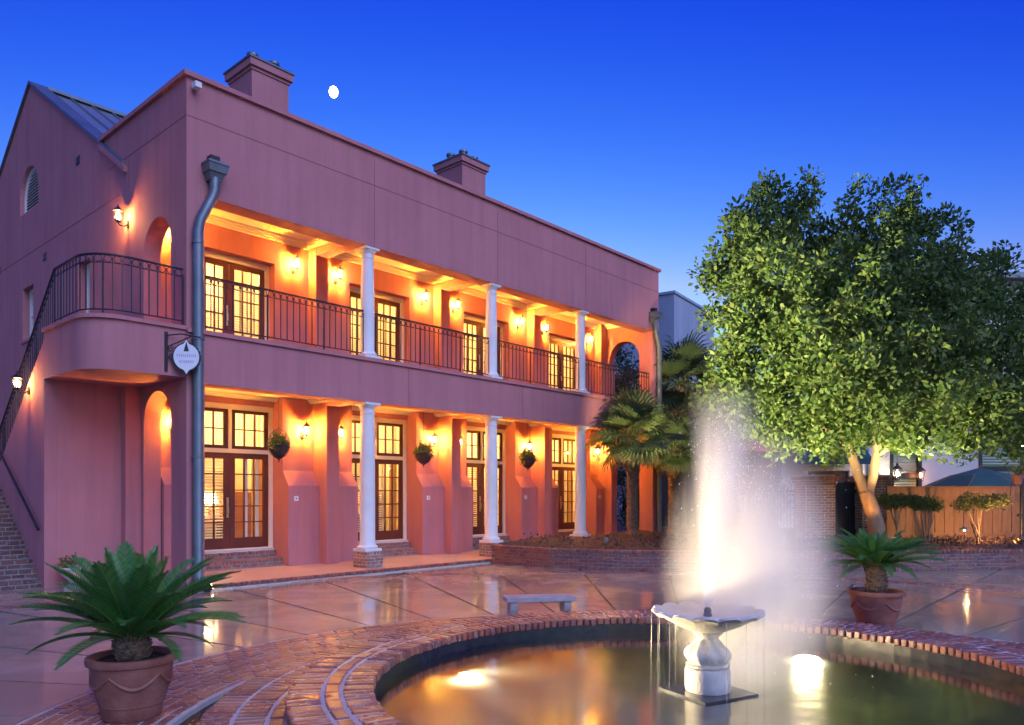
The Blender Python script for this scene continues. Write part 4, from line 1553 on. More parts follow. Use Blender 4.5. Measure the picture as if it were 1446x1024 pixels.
def potted_sago(loc, h, r, trunk, label_pot, label_palm, scale, seed, swag, rows):
    pt = empty('terracotta_pot', loc)
    tag(pt, label_pot, 'plant pot', 'potted sago palms')
    MB().lathe(pot_profile(h, r), 48).build('pot_body', M['terracotta'], pt, True)
    if swag:
        sw = MB()
        for k in range(5):
            a0 = 2 * PI * k / 5
            pts = []
            for i in range(13):
                t = i / 12
                a = a0 + t * 2 * PI / 5
                z = h * (0.74 - 0.20 * math.sin(PI * t))
                rr = r * (0.735 + 0.185 * (z / h - 0.26) / 0.6) + 0.008
                pts.append((rr * math.cos(a), rr * math.sin(a), z))
            sw.tube(pts, [0.008 + 0.012 * math.sin(PI * i / 12) for i in range(13)], 6)
        sw.build('swag_relief', M['terracotta'], pt, True)
    MB().lathe([(0.01, h * 0.93), (r * 0.5, h * 0.93), (r * 0.85, h * 0.905), (r * 0.85, h * 0.89), (0.01, h * 0.89)], 24, rfun=lambda rr, z, a: (rr, 0.008 * math.sin(5 * a + rr * 40))).build('soil', M['soil'], pt)
    rd = random.Random(seed)
    pl = empty('sago_palm', (loc[0], loc[1], loc[2] + h * 0.93))
    tag(pl, label_palm, 'palm', 'potted sago palms')
    tr = MB()
    tr.lathe([(0.08, -0.02), (0.11, 0.0), (0.125, trunk * 0.4), (0.12, trunk * 0.8), (0.085, trunk), (0.02, trunk + 0.05)], 18)
    for i in range(110):
        a, z = rd.uniform(0, 2 * PI), rd.uniform(0.0, trunk)
        d = Vector((math.cos(a), math.sin(a), 0.8)).normalized()
        q = Vector((0.11 * math.cos(a), 0.11 * math.sin(a), z))
        tr.tube([q, q + d * 0.045], [0.013, 0.005], 4)
    tr.build('trunk', M['palm_bark'], pl)
    for v, cnt, ls in rows:
        for k in range(cnt):
            a = 2 * PI * (k + rd.uniform(-.3, .3)) / cnt + v * 0.7
            s = scale * ls * rd.uniform(0.88, 1.1)
            link('frond', FR[v], pl, (0.05 * math.cos(a), 0.05 * math.sin(a), trunk - 0.02 + rd.uniform(-.02, .03)), (rd.uniform(-.2, .2), rd.uniform(-.1, .1), a), (s, s, s))


q = P(-2.98, 5.97)
potted_sago((q.x, q.y, 0.004), 0.49, 0.325, 0.17, 'stained terracotta pot with swags standing on the brick paving by the gutter', 'broad sago palm in the swagged pot on the brick paving by the gutter', 0.92, 3, True, [(4, 7, 0.74), (3, 12, 0.96), (2, 16, 1.0), (1, 15, 0.95), (0, 10, 0.82)])
q = P(4.71, 9.85)
potted_sago((q.x, q.y, 0.004), 0.50, 0.34, 0.36, 'clean terracotta pot half hidden behind the pool rim', 'sago palm with thick shaggy trunk behind the pool rim', 0.92, 9, True, [(4, 9, 0.74), (3, 17, 1.0), (2, 15, 0.85), (1, 9, 0.68), (0, 4, 0.52)])


# white urns by the alcove
def urn(loc, lab):
    u_ = empty('garden_urn', loc)
    tag(u_, lab, 'urn', 'urns in the alcove')
    MB().lathe([(0.05, 0), (0.15, 0.0), (0.15, 0.04), (0.08, 0.07), (0.06, 0.12), (0.10, 0.16), (0.19, 0.24), (0.22, 0.33), (0.25, 0.36), (0.25, 0.39), (0.21, 0.39), (0.19, 0.35), (0.02, 0.33)], 28).build('urn_body', M['stone'], u_, True)
    leaf_cloud(lobes_to_clumps([((0, 0, 0.44), (0.2, 0.2, 0.13))], 26), 9, 0.07, 0.08, 'foliage', M['leaf_olive'], u_)


urn((-1.28, 1.80, 0.0), 'white footed urn with small green plant beside the alcove corner')
urn((-0.32, 1.62, 0.0), 'white footed urn with small green plant beneath the ground floor arch')

# ------------------------------------------------------------------ planting bed with brick retaining wall
front = [(-0.52, 19.15), (0.1, 18.55), (0.88, 17.9), (2.2, 17.4), (3.77, 17.1), (5.2, 17.0), (6.6, 17.0), (8.1, 17.1), (9.68, 17.28), (11.82, 17.6), (13.8, 18.1), (15.5, 18.7)]
FW = [P(l, d) for l, d in front]
bw = empty('brick_planter_wall', FW[4])
tag(bw, 'low curved brick retaining wall edging the mulch beds behind the pool', 'garden wall')
core = MB()
items = []
for i in range(len(FW) - 1):
    a, b_ = FW[i], FW[i + 1]
    t = (b_ - a).normalized()
    nrm = Vector((-t.y, t.x, 0))
    if nrm.dot(Vector((CA, SA, 0))) < 0:
        nrm = -nrm
    core.quad_add([a + nrm * 0.007, b_ + nrm * 0.007, b_ + nrm * 0.2, a + nrm * 0.2] + [Vector((p.x, p.y, 0.447)) for p in (a + nrm * 0.007, b_ + nrm * 0.007, b_ + nrm * 0.2, a + nrm * 0.2)],
                  [(0, 1, 2, 3), (4, 5, 6, 7), (0, 1, 5, 4), (1, 2, 6, 5), (2, 3, 7, 6), (3, 0, 4, 7)])
    ln_ = (b_ - a).length
    rz = math.atan2(t.y, t.x)
    n = max(1, round(ln_ / 0.225))
    for row in range(5):
        for k in range(n):
            s = (k + 0.5) / n + (0.5 / n if row % 2 else 0)
            if s > 1:
                continue
            c = a + t * ln_ * s + nrm * 0.05
            items.append(((c.x, c.y, 0.037 + 0.075 * row), rz, (ln_ / n - 0.015, 0.10, 0.063)))
    n = max(1, round(ln_ / 0.11))
    for k in range(n):
        c = a + t * ln_ * (k + 0.5) / n + nrm * 0.09
        items.append(((c.x, c.y, 0.42), rz, (ln_ / n - 0.013, 0.21, 0.07)))
core.v = [tuple(Vector(v) - FW[4]) for v in core.v]
core.build('wall_core', M['mortar_dark'], bw)
lay(bw, items, M['brick'], 300)

# mulch bed
bed2 = [P(l, d + 0.15) for l, d in front] + [P(17.5, 24.0), P(9.0, 24.5), P(7.6, 31.0), P(5.5, 31.0), Vector((17.4, 0.9, 0)), Vector((16.5, 0.72, 0)), Vector((12.0, 0.72, 0)), Vector((9.2, 0.55, 0)), Vector((8.5, 0.0, 0))]
bm = bmesh.new()
vs = [bm.verts.new((p.x, p.y, 0.36)) for p in bed2]
f = bm.faces.new(vs)
bmesh.ops.triangulate(bm, faces=[f])
for _ in range(5):
    long_ = [e_ for e_ in bm.edges if e_.calc_length() > 0.45]
    if not long_:
        break
    bmesh.ops.subdivide_edges(bm, edges=long_, cuts=1)
    bmesh.ops.triangulate(bm, faces=[f_ for f_ in bm.faces if len(f_.verts) > 3])
edge = {v for e_ in bm.edges if e_.is_boundary for v in e_.verts}
for v in bm.verts:
    v.co.z += random.uniform(0, 0.03) if v in edge else 0.10 + 0.06 * math.sin(v.co.x * 1.3) * math.sin(v.co.y * 1.7) + random.uniform(-0.02, 0.02)
me = bpy.data.meshes.new('mulch_bed')
bm.to_mesh(me)
bm.free()
me.materials.append(M['mulch'])
bed = link('mulch_bed', me)
bed['kind'] = 'structure'
# loose chips and leaves on the bed
cl = []
for _ in range(900):
    l, d = random.uniform(0.3, 14.5), random.uniform(17.6, 21.5)
    if d < np.interp(l, [x for x, _ in front], [y for _, y in front]) + 0.3:
        continue
    q = P(l, d)
    cl.append((q.x, q.y, 0.47))
lc = leaf_cloud(cl, 5, 0.10, 0.16, 'bark_chips', M['chip'], None, up=0.0)
lc['kind'] = 'stuff'
tag(lc, 'scattered bark chips and dry leaves lying on the beds', 'mulch')


# ------------------------------------------------------------------ palmettos
def fan_mesh(dry=False):
    rib, lf = MB(), MB()
    rib.tube([(0, 0, 0), (0.28, 0, 0.05), (0.52, 0, 0.02)], [0.013, 0.011, 0.008], 5)
    n = 26
    for k in range(n):
        a = R(-125) + R(250) * k / (n - 1)
        d = Vector((math.cos(a), math.sin(a), 0.18 - 0.14 * abs(a)))
        ll = 0.62 * (0.72 + 0.28 * math.cos(a * 0.7)) * random.uniform(0.9, 1.08)
        sd = Vector((-math.sin(a), math.cos(a), 0))
        q = Vector((0.50, 0, 0.02))
        m1 = q + d * ll * 0.5
        dn = -0.85 if dry else -0.34
        m2 = m1 + (d + Vector((0, 0, dn))).normalized() * ll * 0.3
        tip = m2 + (d * 0.5 + Vector((0, 0, dn * 1.8))).normalized() * ll * 0.25
        w1, w2 = 0.026, 0.019
        lf.quad_add([q, m1 + sd * w1, m1 - sd * w1, m2 + sd * w2, m2 - sd * w2, tip], [(0, 1, 2), (1, 3, 4, 2), (3, 5, 4)])
    return two_mat_mesh('fan_leaf', rib, M['fan_dry'] if dry else M['sago_rib'], lf, M['fan_dry'] if dry else M['fan'])


FAN, FAND = fan_mesh(), fan_mesh(True)


def palmetto(l, d, z0, zt, rad, label, seed, trunk_r=0.17, nleaf=34):
    rd = random.Random(seed)
    q = P(l, d)
    t = empty('palmetto_tree', (q.x, q.y, z0))
    tag(t, label, 'palm tree', 'palmettos in the bed')
    h = zt - z0
    tr = MB()
    prof = []
    n = 26
    for i in range(n + 1):
        z = h * i / n
        prof.append((trunk_r * (1.0 + 0.12 * (i % 2) + (0.25 if i < 2 else 0)), z))
    tr.lathe(prof + [(0.02, h + 0.05)], 16)
    for i in range(46):
        a, z = rd.uniform(0, 2 * PI), h * rd.uniform(0.62, 1.0)
        b0 = Vector((trunk_r * math.cos(a), trunk_r * math.sin(a), z))
        tr.tube([b0, b0 + Vector((0.09 * math.cos(a), 0.09 * math.sin(a), 0.16))], [0.03, 0.014], 4)
    tr.build('trunk', M['palm_bark'], t)
    sc_ = rad / 1.1
    for k in range(nleaf):
        a = k * 2.39996 + rd.uniform(-.2, .2)
        f = k / nleaf
        el = R(85) - R(128) * f + rd.uniform(-.12, .12)
        s = sc_ * rd.uniform(0.85, 1.1)
        link('fan_leaf', FAN, t, (0.05 * math.cos(a), 0.05 * math.sin(a), h + 0.06), (rd.uniform(-.4, .4), -el, a), (s, s, s))
    for k in range(9):
        a = k * 0.72 + rd.uniform(-.2, .2)
        s = sc_ * rd.uniform(0.6, 0.85)
        link('fan_leaf', FAND, t, (0.08 * math.cos(a), 0.08 * math.sin(a), h - 0.02), (rd.uniform(-.3, .3), R(48) + rd.uniform(-.15, .2), a), (s, s, s))


palmetto(3.67, 23.2, 0.42, 3.45, 1.5, 'short palmetto with stout trunk in front of the far porch corner', 1)
palmetto(5.35, 25.2, 0.40, 3.2, 1.35, 'small palmetto with lit trunk beside the downpipe at the far hotel corner', 2)
palmetto(6.05, 27.2, 0.30, 5.6, 1.85, 'tall palmetto rising behind the two shorter ones', 4)
palmetto(7.0, 25.6, 0.40, 3.3, 1.0, 'slim palmetto half veiled by the fountain spray', 8, 0.13)


# ------------------------------------------------------------------ trees and shrubs
def limb(mb, pts, r0, r1, seg=9):
    n = len(pts)
    mb.tube(pts, [r0 + (r1 - r0) * i / (n - 1) for i in range(n)], seg)


def px(x, y, d):
    """point seen at pixel (x, y) of the photograph, d metres ahead: real position in the scene"""
    return P((x - 723) / 1075 * d, d, CAM.z - (y - 697) / 1075 * d)


TB = P(9.0, 18.9, 0.42)
tree = empty('shade_tree', TB)
tag(tree, 'large rounded evergreen tree with forked lit trunk in the mulch bed', 'tree')
tr = MB()
rel = lambda p: Vector(p) - TB
fork = px(1222, 694, 18.9)
limb(tr, [rel(px(1241, 772, 18.9)), rel(px(1238, 745, 18.9)), rel(px(1231, 718, 18.9)), rel(fork)], 0.22, 0.165, 12)
limb(tr, [rel(px(1224, 700, 18.9)), rel(px(1211, 668, 18.9)), rel(px(1202, 640, 18.95)), rel(px(1196, 600, 19.1)), rel(px(1180, 520, 19.3)), rel(px(1140, 400, 19.5))], 0.135, 0.05, 10)
limb(tr, [rel(px(1224, 702, 18.9)), rel(px(1233, 672, 18.85)), rel(px(1238, 640, 18.8)), rel(px(1242, 600, 18.7)), rel(px(1255, 500, 18.7)), rel(px(1262, 380, 18.9))], 0.135, 0.05, 10)
limb(tr, [rel(px(1240, 640, 18.8)), rel(px(1268, 624, 18.6)), rel(px(1310, 608, 18.3)), rel(px(1370, 590, 18.0))], 0.09, 0.03, 8)
limb(tr, [rel(px(1200, 630, 19.0)), rel(px(1160, 600, 18.6)), rel(px(1110, 570, 18.2))], 0.09, 0.03, 8)
limb(tr, [rel(px(1242, 600, 18.7)), rel(px(1300, 520, 19.6)), rel(px(1350, 450, 20.2))], 0.09, 0.03, 8)
limb(tr, [rel(px(1196, 600, 19.1)), rel(px(1130, 520, 20.0)), rel(px(1060, 430, 20.4))], 0.09, 0.03, 8)
limb(tr, [rel(px(1240, 590, 18.8)), rel(px(1230, 520, 17.6)), rel(px(1215, 450, 16.8))], 0.08, 0.03, 8)
tr.build('trunk', M['bark'], tree, True)
lob = []
for x, y, d, r in ((1085, 318, 19.6, 62), (1125, 275, 19.4, 34), (1060, 360, 19.0, 58), (1245, 315, 19.2, 66), (1300, 345, 19.8, 58), (1180, 345, 20.2, 46),
                   (1035, 405, 19.4, 55), (1110, 425, 17.6, 85), (1210, 415, 17.4, 88), (1310, 420, 18.0, 90), (1395, 390, 19.8, 42), (1400, 450, 18.6, 62), (1455, 430, 19.6, 44),
                   (1030, 470, 19.2, 42), (1060, 520, 18.0, 72), (1170, 505, 16.6, 95), (1280, 505, 16.8, 95), (1380, 520, 17.4, 82), (1450, 510, 18.6, 68), (1490, 560, 18.8, 60),
                   (1075, 580, 18.4, 60), (1150, 585, 17.6, 62), (1230, 590, 17.4, 56), (1310, 588, 17.4, 60), (1390, 595, 17.8, 56), (1450, 590, 18.6, 60),
                   (1110, 615, 18.4, 42), (1180, 618, 19.6, 38), (1280, 615, 18.2, 38), (1350, 618, 18.0, 40), (1425, 620, 18.4, 40),
                   (1150, 460, 21.0, 95), (1280, 450, 21.2, 95), (1200, 560, 20.8, 80), (1320, 560, 20.8, 80), (1040, 560, 20.0, 60), (1120, 390, 20.9, 75)):
    c = px(x, y, d)
    rr = r / 1075 * d
    lob.append((tuple(rel(c)), (rr, rr, rr * 0.92)))
leaf_cloud(lobes_to_clumps(lob, 1700), 58, 0.15, 0.30, 'crown', M['leaf'], tree)


def topiary(l, d, z0, w, ztop, label, seed):
    rd = random.Random(seed)
    q = P(l, d)
    t = empty('topiary_shrub', (q.x, q.y, z0))
    tag(t, label, 'shrub', 'clipped shrubs by the fence')
    tr = MB()
    for k in range(5):
        a = rd.uniform(0, 2 * PI)
        b0 = Vector((0.07 * math.cos(a), 0.07 * math.sin(a), 0))
        e_ = RIGHT * rd.uniform(-.3, .3) * w + Vector((CA, SA, 0)) * rd.uniform(-.15, .15) + Vector((0, 0, ztop - 0.3))
        tr.tube([b0, b0.lerp(e_, 0.45) + Vector((rd.uniform(-.04, .04), rd.uniform(-.04, .04), 0)), e_], [0.024, 0.018, 0.011], 6)
    tr.build('stems', M['bark'], t, True)
    lobs = []
    for k in range(5):
        f_ = -0.38 + 0.19 * k
        c = RIGHT * f_ * w + Vector((0, 0, ztop - 0.18 + rd.uniform(-.04, .04)))
        lobs.append((tuple(c), (w * 0.24, w * 0.26, 0.17)))
    leaf_cloud(lobes_to_clumps(lobs, 110), 24, 0.06, 0.085, 'crown', M['leaf_olive'], t)


for x, d, w, ztop, lab, sd in ((1266, 19.4, 0.80, 1.32, 'clipped shrub on thin stems close behind the forked tree trunk', 1), (1308, 19.4, 0.66, 1.24, 'smallest clipped shrub on thin stems before the fence', 2), (1384, 19.3, 1.15, 1.28, 'widest clipped shrub on thin stems before the fence', 3)):
    topiary((x - 723) / 1075 * d, d, 0.42, w, ztop, lab, sd)


def bush(name, l, d, z0, rl_, rz_, label, cat, mat, n, per, size, seed, trunk=True, group=None):
    q = P(l, d)
    t = empty(name, (q.x, q.y, z0))
    tag(t, label, cat, group)
    if trunk:
        tr = MB()
        for k in range(3):
            a = k * 2.1 + seed
            tr.tube([(0.1 * math.cos(a), 0.1 * math.sin(a), 0), (rl_ * .25 * math.cos(a), rl_ * .25 * math.sin(a), rz_ * 0.8), (rl_ * .4 * math.cos(a), rl_ * .4 * math.sin(a), rz_ * 1.5)], [0.10, 0.06, 0.02], 7)
        tr.build('trunk', M['bark'], t, True)
    rd = random.Random(seed)
    lobs = []
    for k in range(9):
        a = rd.uniform(0, 2 * PI)
        f_ = rd.uniform(0.1, 0.6)
        lobs.append(((rl_ * f_ * math.cos(a), rl_ * f_ * math.sin(a), rz_ * rd.uniform(0.55, 1.5)), (rl_ * 0.5, rl_ * 0.5, rz_ * 0.45)))
    leaf_cloud(lobes_to_clumps(lobs, n), per, size, 0.4 * min(1, rl_), 'crown', mat, t)


bush('evergreen_tree', 7.2, 36.0, 0, 2.0, 4.3, 'dark evergreen tree standing between the pale block and the big tree', 'tree', M['leaf_dark'], 160, 60, 0.16, 5)
bush('evergreen_tree', 9.6, 38.0, 0, 2.6, 3.2, 'dark evergreen tree behind the fountain spray', 'tree', M['leaf_dark'], 160, 60, 0.16, 6)
bush('evergreen_tree', 6.7, 44.0, 0, 3.0, 6.2, 'tall dark evergreen seen through the far balcony arch', 'tree', M['leaf_dark'], 220, 60, 0.20, 12)
bush('evergreen_tree', 10.4, 46.0, 0, 3.2, 4.7, 'broad dark evergreen in front of the streaked stucco block', 'tree', M['leaf_dark'], 220, 60, 0.20, 14)
bush('garden_shrub', 5.2, 31.0, 0, 1.5, 1.2, 'dense dark shrub seen through the gap beside the far porch corner', 'shrub', M['leaf_dark'], 120, 50, 0.10, 7)
bush('garden_shrub', 7.6, 28.8, 0.2, 1.2, 0.9, 'dense dark shrub behind the short palmettos', 'shrub', M['leaf_dark'], 110, 50, 0.10, 8)
bush('garden_shrub', 8.5, 25.0, 0.3, 0.85, 1.05, 'rounded grey green shrub beside the iron fence and brick gate pillar', 'shrub', M['leaf_olive'], 100, 40, 0.08, 9)


# ------------------------------------------------------------------ garden gate, fence and neighbouring house
def brick_pillar(l, d, label):
    q = P(l, d)
    t = empty('gate_pillar', (q.x, q.y, 0.3), A0)
    tag(t, label, 'pillar', 'brick gate pillars')
    w_ = 0.84
    MB().box(-w_ / 2 - .013, w_ / 2 - .02, -w_ / 2 - .013, w_ / 2 - .02, 0, 1.98).build('core', M['mortar'], t)
    for row in range(25):
        z = 0.04 + 0.076 * row
        out_ = 0.0 if row < 22 else 0.025 * (row - 21)
        n = 4 if row < 24 else 8
        wd = (w_ + 2 * out_) / n
        hh = 0.062 if row < 24 else 0.10
        zz = z if row < 24 else z + 0.02
        for k in range(n + (row % 2 if row < 24 else 0)):
            x0 = -w_ / 2 - out_ + wd * (k - (0.5 if row % 2 and row < 24 else 0))
            x1 = x0 + wd
            x0, x1 = max(x0, -w_ / 2 - out_), min(x1, w_ / 2 + out_)
            if x1 - x0 < 0.04:
                continue
            link('brick', brick_mesh((round(x1 - x0 - 0.014, 3), 0.10 + out_, hh), M['brick_tan'], k % 3), t, ((x0 + x1) / 2, -w_ / 2 + 0.03 - out_ / 2, zz), (0, 0, random.uniform(-.01, .01)))
            link('brick', brick_mesh((0.10 + out_, round(x1 - x0 - 0.014, 3), hh), M['brick_tan'], k % 3), t, (-w_ / 2 + 0.03 - out_ / 2, (x0 + x1) / 2 + 0.02, zz), (0, 0, random.uniform(-.01, .01)))


brick_pillar((1151 - 723) / 1075 * 22.0, 22.0, 'old brick gate pillar beside the iron fence')
brick_pillar((1230 - 723) / 1075 * 22.0, 22.0, 'old brick gate pillar behind the forked tree trunk')
q = P((1190 - 723) / 1075 * 22.0, 22.0)
gt = empty('garden_gate', (q.x, q.y, 0.35), A0)
tag(gt, 'dark board gate between the two brick pillars', 'gate')
for k in range(7):
    MB().box(-0.35 + 0.1 * k, -0.256 + 0.1 * k, -0.02, 0.02, 0.02, 1.72).build('plank', M['black'], gt)
for z in (0.25, 1.4):
    MB().box(-0.36, 0.36, -0.05, -0.021, z, z + 0.12).build('rail', M['black'], gt)
MB().tube([(-0.28, -0.05, 0.9), (-0.28, -0.09, 0.9), (-0.28, -0.09, 1.02), (-0.28, -0.05, 1.02)], 0.01, 6).build('gate_handle', M['iron'], gt)
q = P((1090 - 723) / 1075 * 22.6, 22.6)
ir = empty('iron_fence', (q.x, q.y, 0.3), A0)
tag(ir, 'black iron picket fence running from the brick gate pillar', 'fence')
for k in range(16):
    MB().box(-0.85 + 0.1 * k, -0.832 + 0.1 * k, -0.009, 0.009, 0.0, 1.62).build('picket', M['iron'], ir)
for z in (0.2, 1.5):
    MB().box(-0.9, 0.75, -0.025, -0.01, z, z + 0.04).build('rail', M['iron'], ir)

# plank fence
f0, f1 = P((1252 - 723) / 1075 * 20.6, 20.6), P(16.0, 20.9)
fd = (f1 - f0)
fl_ = fd.length
fe = empty('plank_fence', (f0.x, f0.y, 0.38), math.atan2(fd.y, fd.x))
tag(fe, 'stained timber board fence with wide top board behind the clipped shrubs', 'fence')
npk = int(fl_ / 0.27)
for k in range(npk):
    x = 0.27 * k
    MB().box(x + 0.006, x + 0.258, random.uniform(0.0, 0.012), 0.034, 0.03, 1.50).build('plank', M['wood'], fe)
MB().box(0, fl_, -0.03, -0.004, 1.19, 1.53).build('top_board', M['wood'], fe)
MB().box(0, fl_, -0.028, -0.004, 0.0, 0.30).build('bottom_board', M['wood'], fe)
MB().box(-0.02, fl_, -0.06, 0.06, 1.532, 1.565).build('cap_rail', M['wood'], fe)
for k in range(4):
    MB().box(0.05 + 2.0 * k, 0.15 + 2.0 * k, 0.036, 0.13, 0, 1.53).build('post', M['wood'], fe)

# neighbouring house
q = P(9.55, 27.0)
hs = empty('garden_house', (q.x, q.y, 0), A0)
tag(hs, 'off white stucco house with dark framed windows behind the plank fence', 'building')
W1, W2, W3 = (3.55, 4.75), (6.75, 10.2), (1.9, 3.0)
MB().prism([[(0, 0), (0, 4.6), (4.2, 4.6), (4.2, 9.3), (14, 9.3), (14, 0)], rect(3.85, 4.98, 1.2, 3.6), rect(7.0, 10.4, 1.7, 3.6), rect(0.95, 2.4, 0.1, 2.55), rect(9.3, 10.3, 5.2, 7.0)], XU, 0, 0.3).build('wall', M['white_wall'], hs)
MB().box(-0.3, 4.3, -0.3, 4.0, 4.602, 4.75).build('roof', M['copper'], hs)
MB().box(3.9, 14.4, -0.4, 6.0, 9.302, 9.5).build('roof', M['copper'], hs)
for (a, b_, z0, z1) in ((3.85, 4.98, 1.2, 3.6), (7.0, 10.4, 1.7, 3.6), (9.3, 10.3, 5.2, 7.0)):
    fr = MB().prism([rect(a + .003, b_ - .003, z0 + .003, z1 - .003), rect(a + .12, b_ - .12, z0 + .08, z1 - .1)], XU, -0.03, 0.12).build('window', M['black'], hs)
    MB().box(a + .12, b_ - .12, 0.05, 0.056, z0 + .08, z1 - .1).build('pane', M['glass'], fr)
    MB().box(a + .1, b_ - .1, -0.02, 0.04, (z0 + z1) / 2 - .12, (z0 + z1) / 2 + .06).build('meeting_rail', M['black'], fr)
    k = 0
    z = z0 + 0.12
    while z < z1 - 0.12:
        if not ((z0 + z1) / 2 - .14 < z < (z0 + z1) / 2 + .08):
            T = Matrix.Translation(((a + b_) / 2, 0.16, z)) @ Matrix.Rotation(R(35), 4, 'X')
            MB().box(-(b_ - a) / 2 + .13, (b_ - a) / 2 - .13, -0.045, 0.045, -0.006, 0.006, T).build('blind_slat', M['shutter_grey'], fr)
        z += 0.1
    MB().box(a + .02, b_ - .02, 0.25, 0.27, z0, z1).build('backing', M['shutter_grey'], fr)
dr_ = MB().box(0.96, 2.39, 0.1, 0.16, 0.1, 2.54).build('door', M['brown'], hs)
MB().box(0.8, 2.55, -0.08, -0.003, 2.56, 2.68).build('lintel', M['cream'], dr_)
aw = MB()
aw.prism([[(-1.0, 2.75), (-1.0, 2.98), (-0.003, 3.65), (-0.003, 3.6), (-0.95, 2.95), (-0.95, 2.75)]], YU, 0.25, 2.75)
aw.build('awning', M['canvas'], hs)
for a in (2.86, 3.1):
    MB().tube([(a, -0.06, 0), (a, -0.06, 4.55)], 0.05, 10).build('downpipe', M['white'], hs, True)

# dark outbuilding behind the iron fence
q = P(7.9, 31.0)
ob = empty('garden_outbuilding', (q.x, q.y, 0), A0)
tag(ob, 'low dark outbuilding behind the iron picket fence', 'building')
MB().prism([[(-2.5, 0), (-2.5, 3.2), (3.4, 3.2), (3.4, 0)], rect(1.2, 2.6, 0.9, 2.5)], XU, 0, 3.0).build('wall', M['dark_wall'], ob)
MB().box(-2.8, 3.6, -0.4, 3.2, 3.202, 3.45).build('roof', M['wood'], ob)
wn_ = MB().prism([rect(1.203, 2.597, 0.903, 2.497), rect(1.28, 2.52, 0.98, 2.42)], XU, 0.05, 0.12).build('window', M['black'], ob)
MB().box(1.28, 2.52, 0.08, 0.085, 0.98, 2.42).build('pane', M['glass'], wn_)

# tall pale block far behind
q = P((952 - 723) / 1075 * 58.0, 58.0)
tb = empty('stucco_block', (q.x, q.y, 0), R(8))
tag(tb, 'tall streaked blue grey stucco block beyond the far end of the hotel', 'building')
MB().box(0, 9, 0, 9, 0, 17.0).build('wall', M['grey_wall'], tb)
MB().box(-0.1, 9.1, -0.1, 9.1, 17.002, 17.2).build('parapet_cap', M['grey_wall'], tb)

# market umbrella behind the fence
q = P(13.9, 22.6)
um = empty('garden_umbrella', (q.x, q.y, 0.3))
tag(um, 'teal canvas garden umbrella open behind the plank fence', 'umbrella')
MB().tube([(0, 0, 0), (0, 0, 2.2)], 0.025, 8).build('pole', M['furniture'], um)
n = 8
cv = MB()
rim_, pk = [(1.55 * math.cos(2 * PI * k / n), 1.55 * math.sin(2 * PI * k / n), 1.66) for k in range(n)], (0, 0, 2.22)
md = [(0.8 * math.cos(2 * PI * k / n), 0.8 * math.sin(2 * PI * k / n), 1.99) for k in range(n)]
cv.quad_add(rim_ + md + [pk], [(k, (k + 1) % n, n + (k + 1) % n, n + k) for k in range(n)] + [(n + k, n + (k + 1) % n, 2 * n) for k in range(n)])
cv.quad_add(rim_ + [(x, y, z - 0.14) for x, y, z in rim_], [(k, (k + 1) % n, n + (k + 1) % n, n + k) for k in range(n)])
cv.build('canopy', M['canvas'], um)
for k in range(n):
    MB().tube([(0, 0, 2.18), md[k], rim_[k]], 0.010, 4).build('rib', M['furniture'], um)
MB().lathe([(0.01, 2.22), (0.03, 2.23), (0.03, 2.26), (0.004, 2.30)], 10).build('finial', M['furniture'], um, True)

# lamp post with lantern and hanging flower pot at the fence end
q = P((1443 - 723) / 1075 * 19.6, 19.6)
lp = empty('lamp_post', (q.x, q.y, 0.4), A0)
tag(lp, 'dark garden lamp post with hooded lantern at the end of the fence', 'lamp post')
MB().tube([(0, 0, 0), (0, 0, 2.42)], 0.045, 10).build('post', M['iron'], lp, True)
MB().lathe([(0.05, 0), (0.09, 0.0), (0.08, 0.2), (0.05, 0.26)], 12).build('base', M['iron'], lp, True)
MB().box(-0.10, -0.03, -0.04, 0.04, 0.75, 0.82).build('bracket', M['iron'], lp)
cgm = MB()
for a in (0.8, 2.37, 3.94, 5.5):
    cgm.tube([(0.075 * math.cos(a), 0.075 * math.sin(a), 2.42), (0.12 * math.cos(a), 0.12 * math.sin(a), 2.72)], 0.008, 5)
cgm.build('cage', M['iron'], lp)
MB().lathe([(0.16, 2.72), (0.17, 2.73), (0.10, 2.86), (0.03, 2.92), (0.01, 2.97)], 12).build('hood', M['copper'], lp, True)
MB().lathe([(0.004, 2.47), (0.04, 2.52), (0.04, 2.6), (0.004, 2.66)], 12).build('bulb', M['bulb'], lp, True)
add_light('POINT', 'post_light', (0, 0, 2.56), 14, (1.0, 0.5, 0.18), lp, 0.05)
q = P((1437 - 723) / 1075 * 19.3, 19.3)
fp = empty('flower_pot', (q.x, q.y, 1.98))
tag(fp, 'small orange flower pot with green plant on the fence cap', 'plant pot')
MB().lathe([(0.02, 0), (0.085, 0.0), (0.12, 0.17), (0.135, 0.17), (0.14, 0.24), (0.12, 0.24), (0.11, 0.2), (0.01, 0.2)], 20).build('pot_body', M['terracotta'], fp, True)
leaf_cloud(lobes_to_clumps([((0, 0, 0.32), (0.16, 0.16, 0.12))], 28), 9, 0.06, 0.07, 'foliage', M['leaf_olive'], fp)
MB().tube([(0, 0.06, 0.1), (0, 0.12, 0.05), (0, 0.16, -0.3)], 0.012, 6).build('hook', M['iron'], fp)


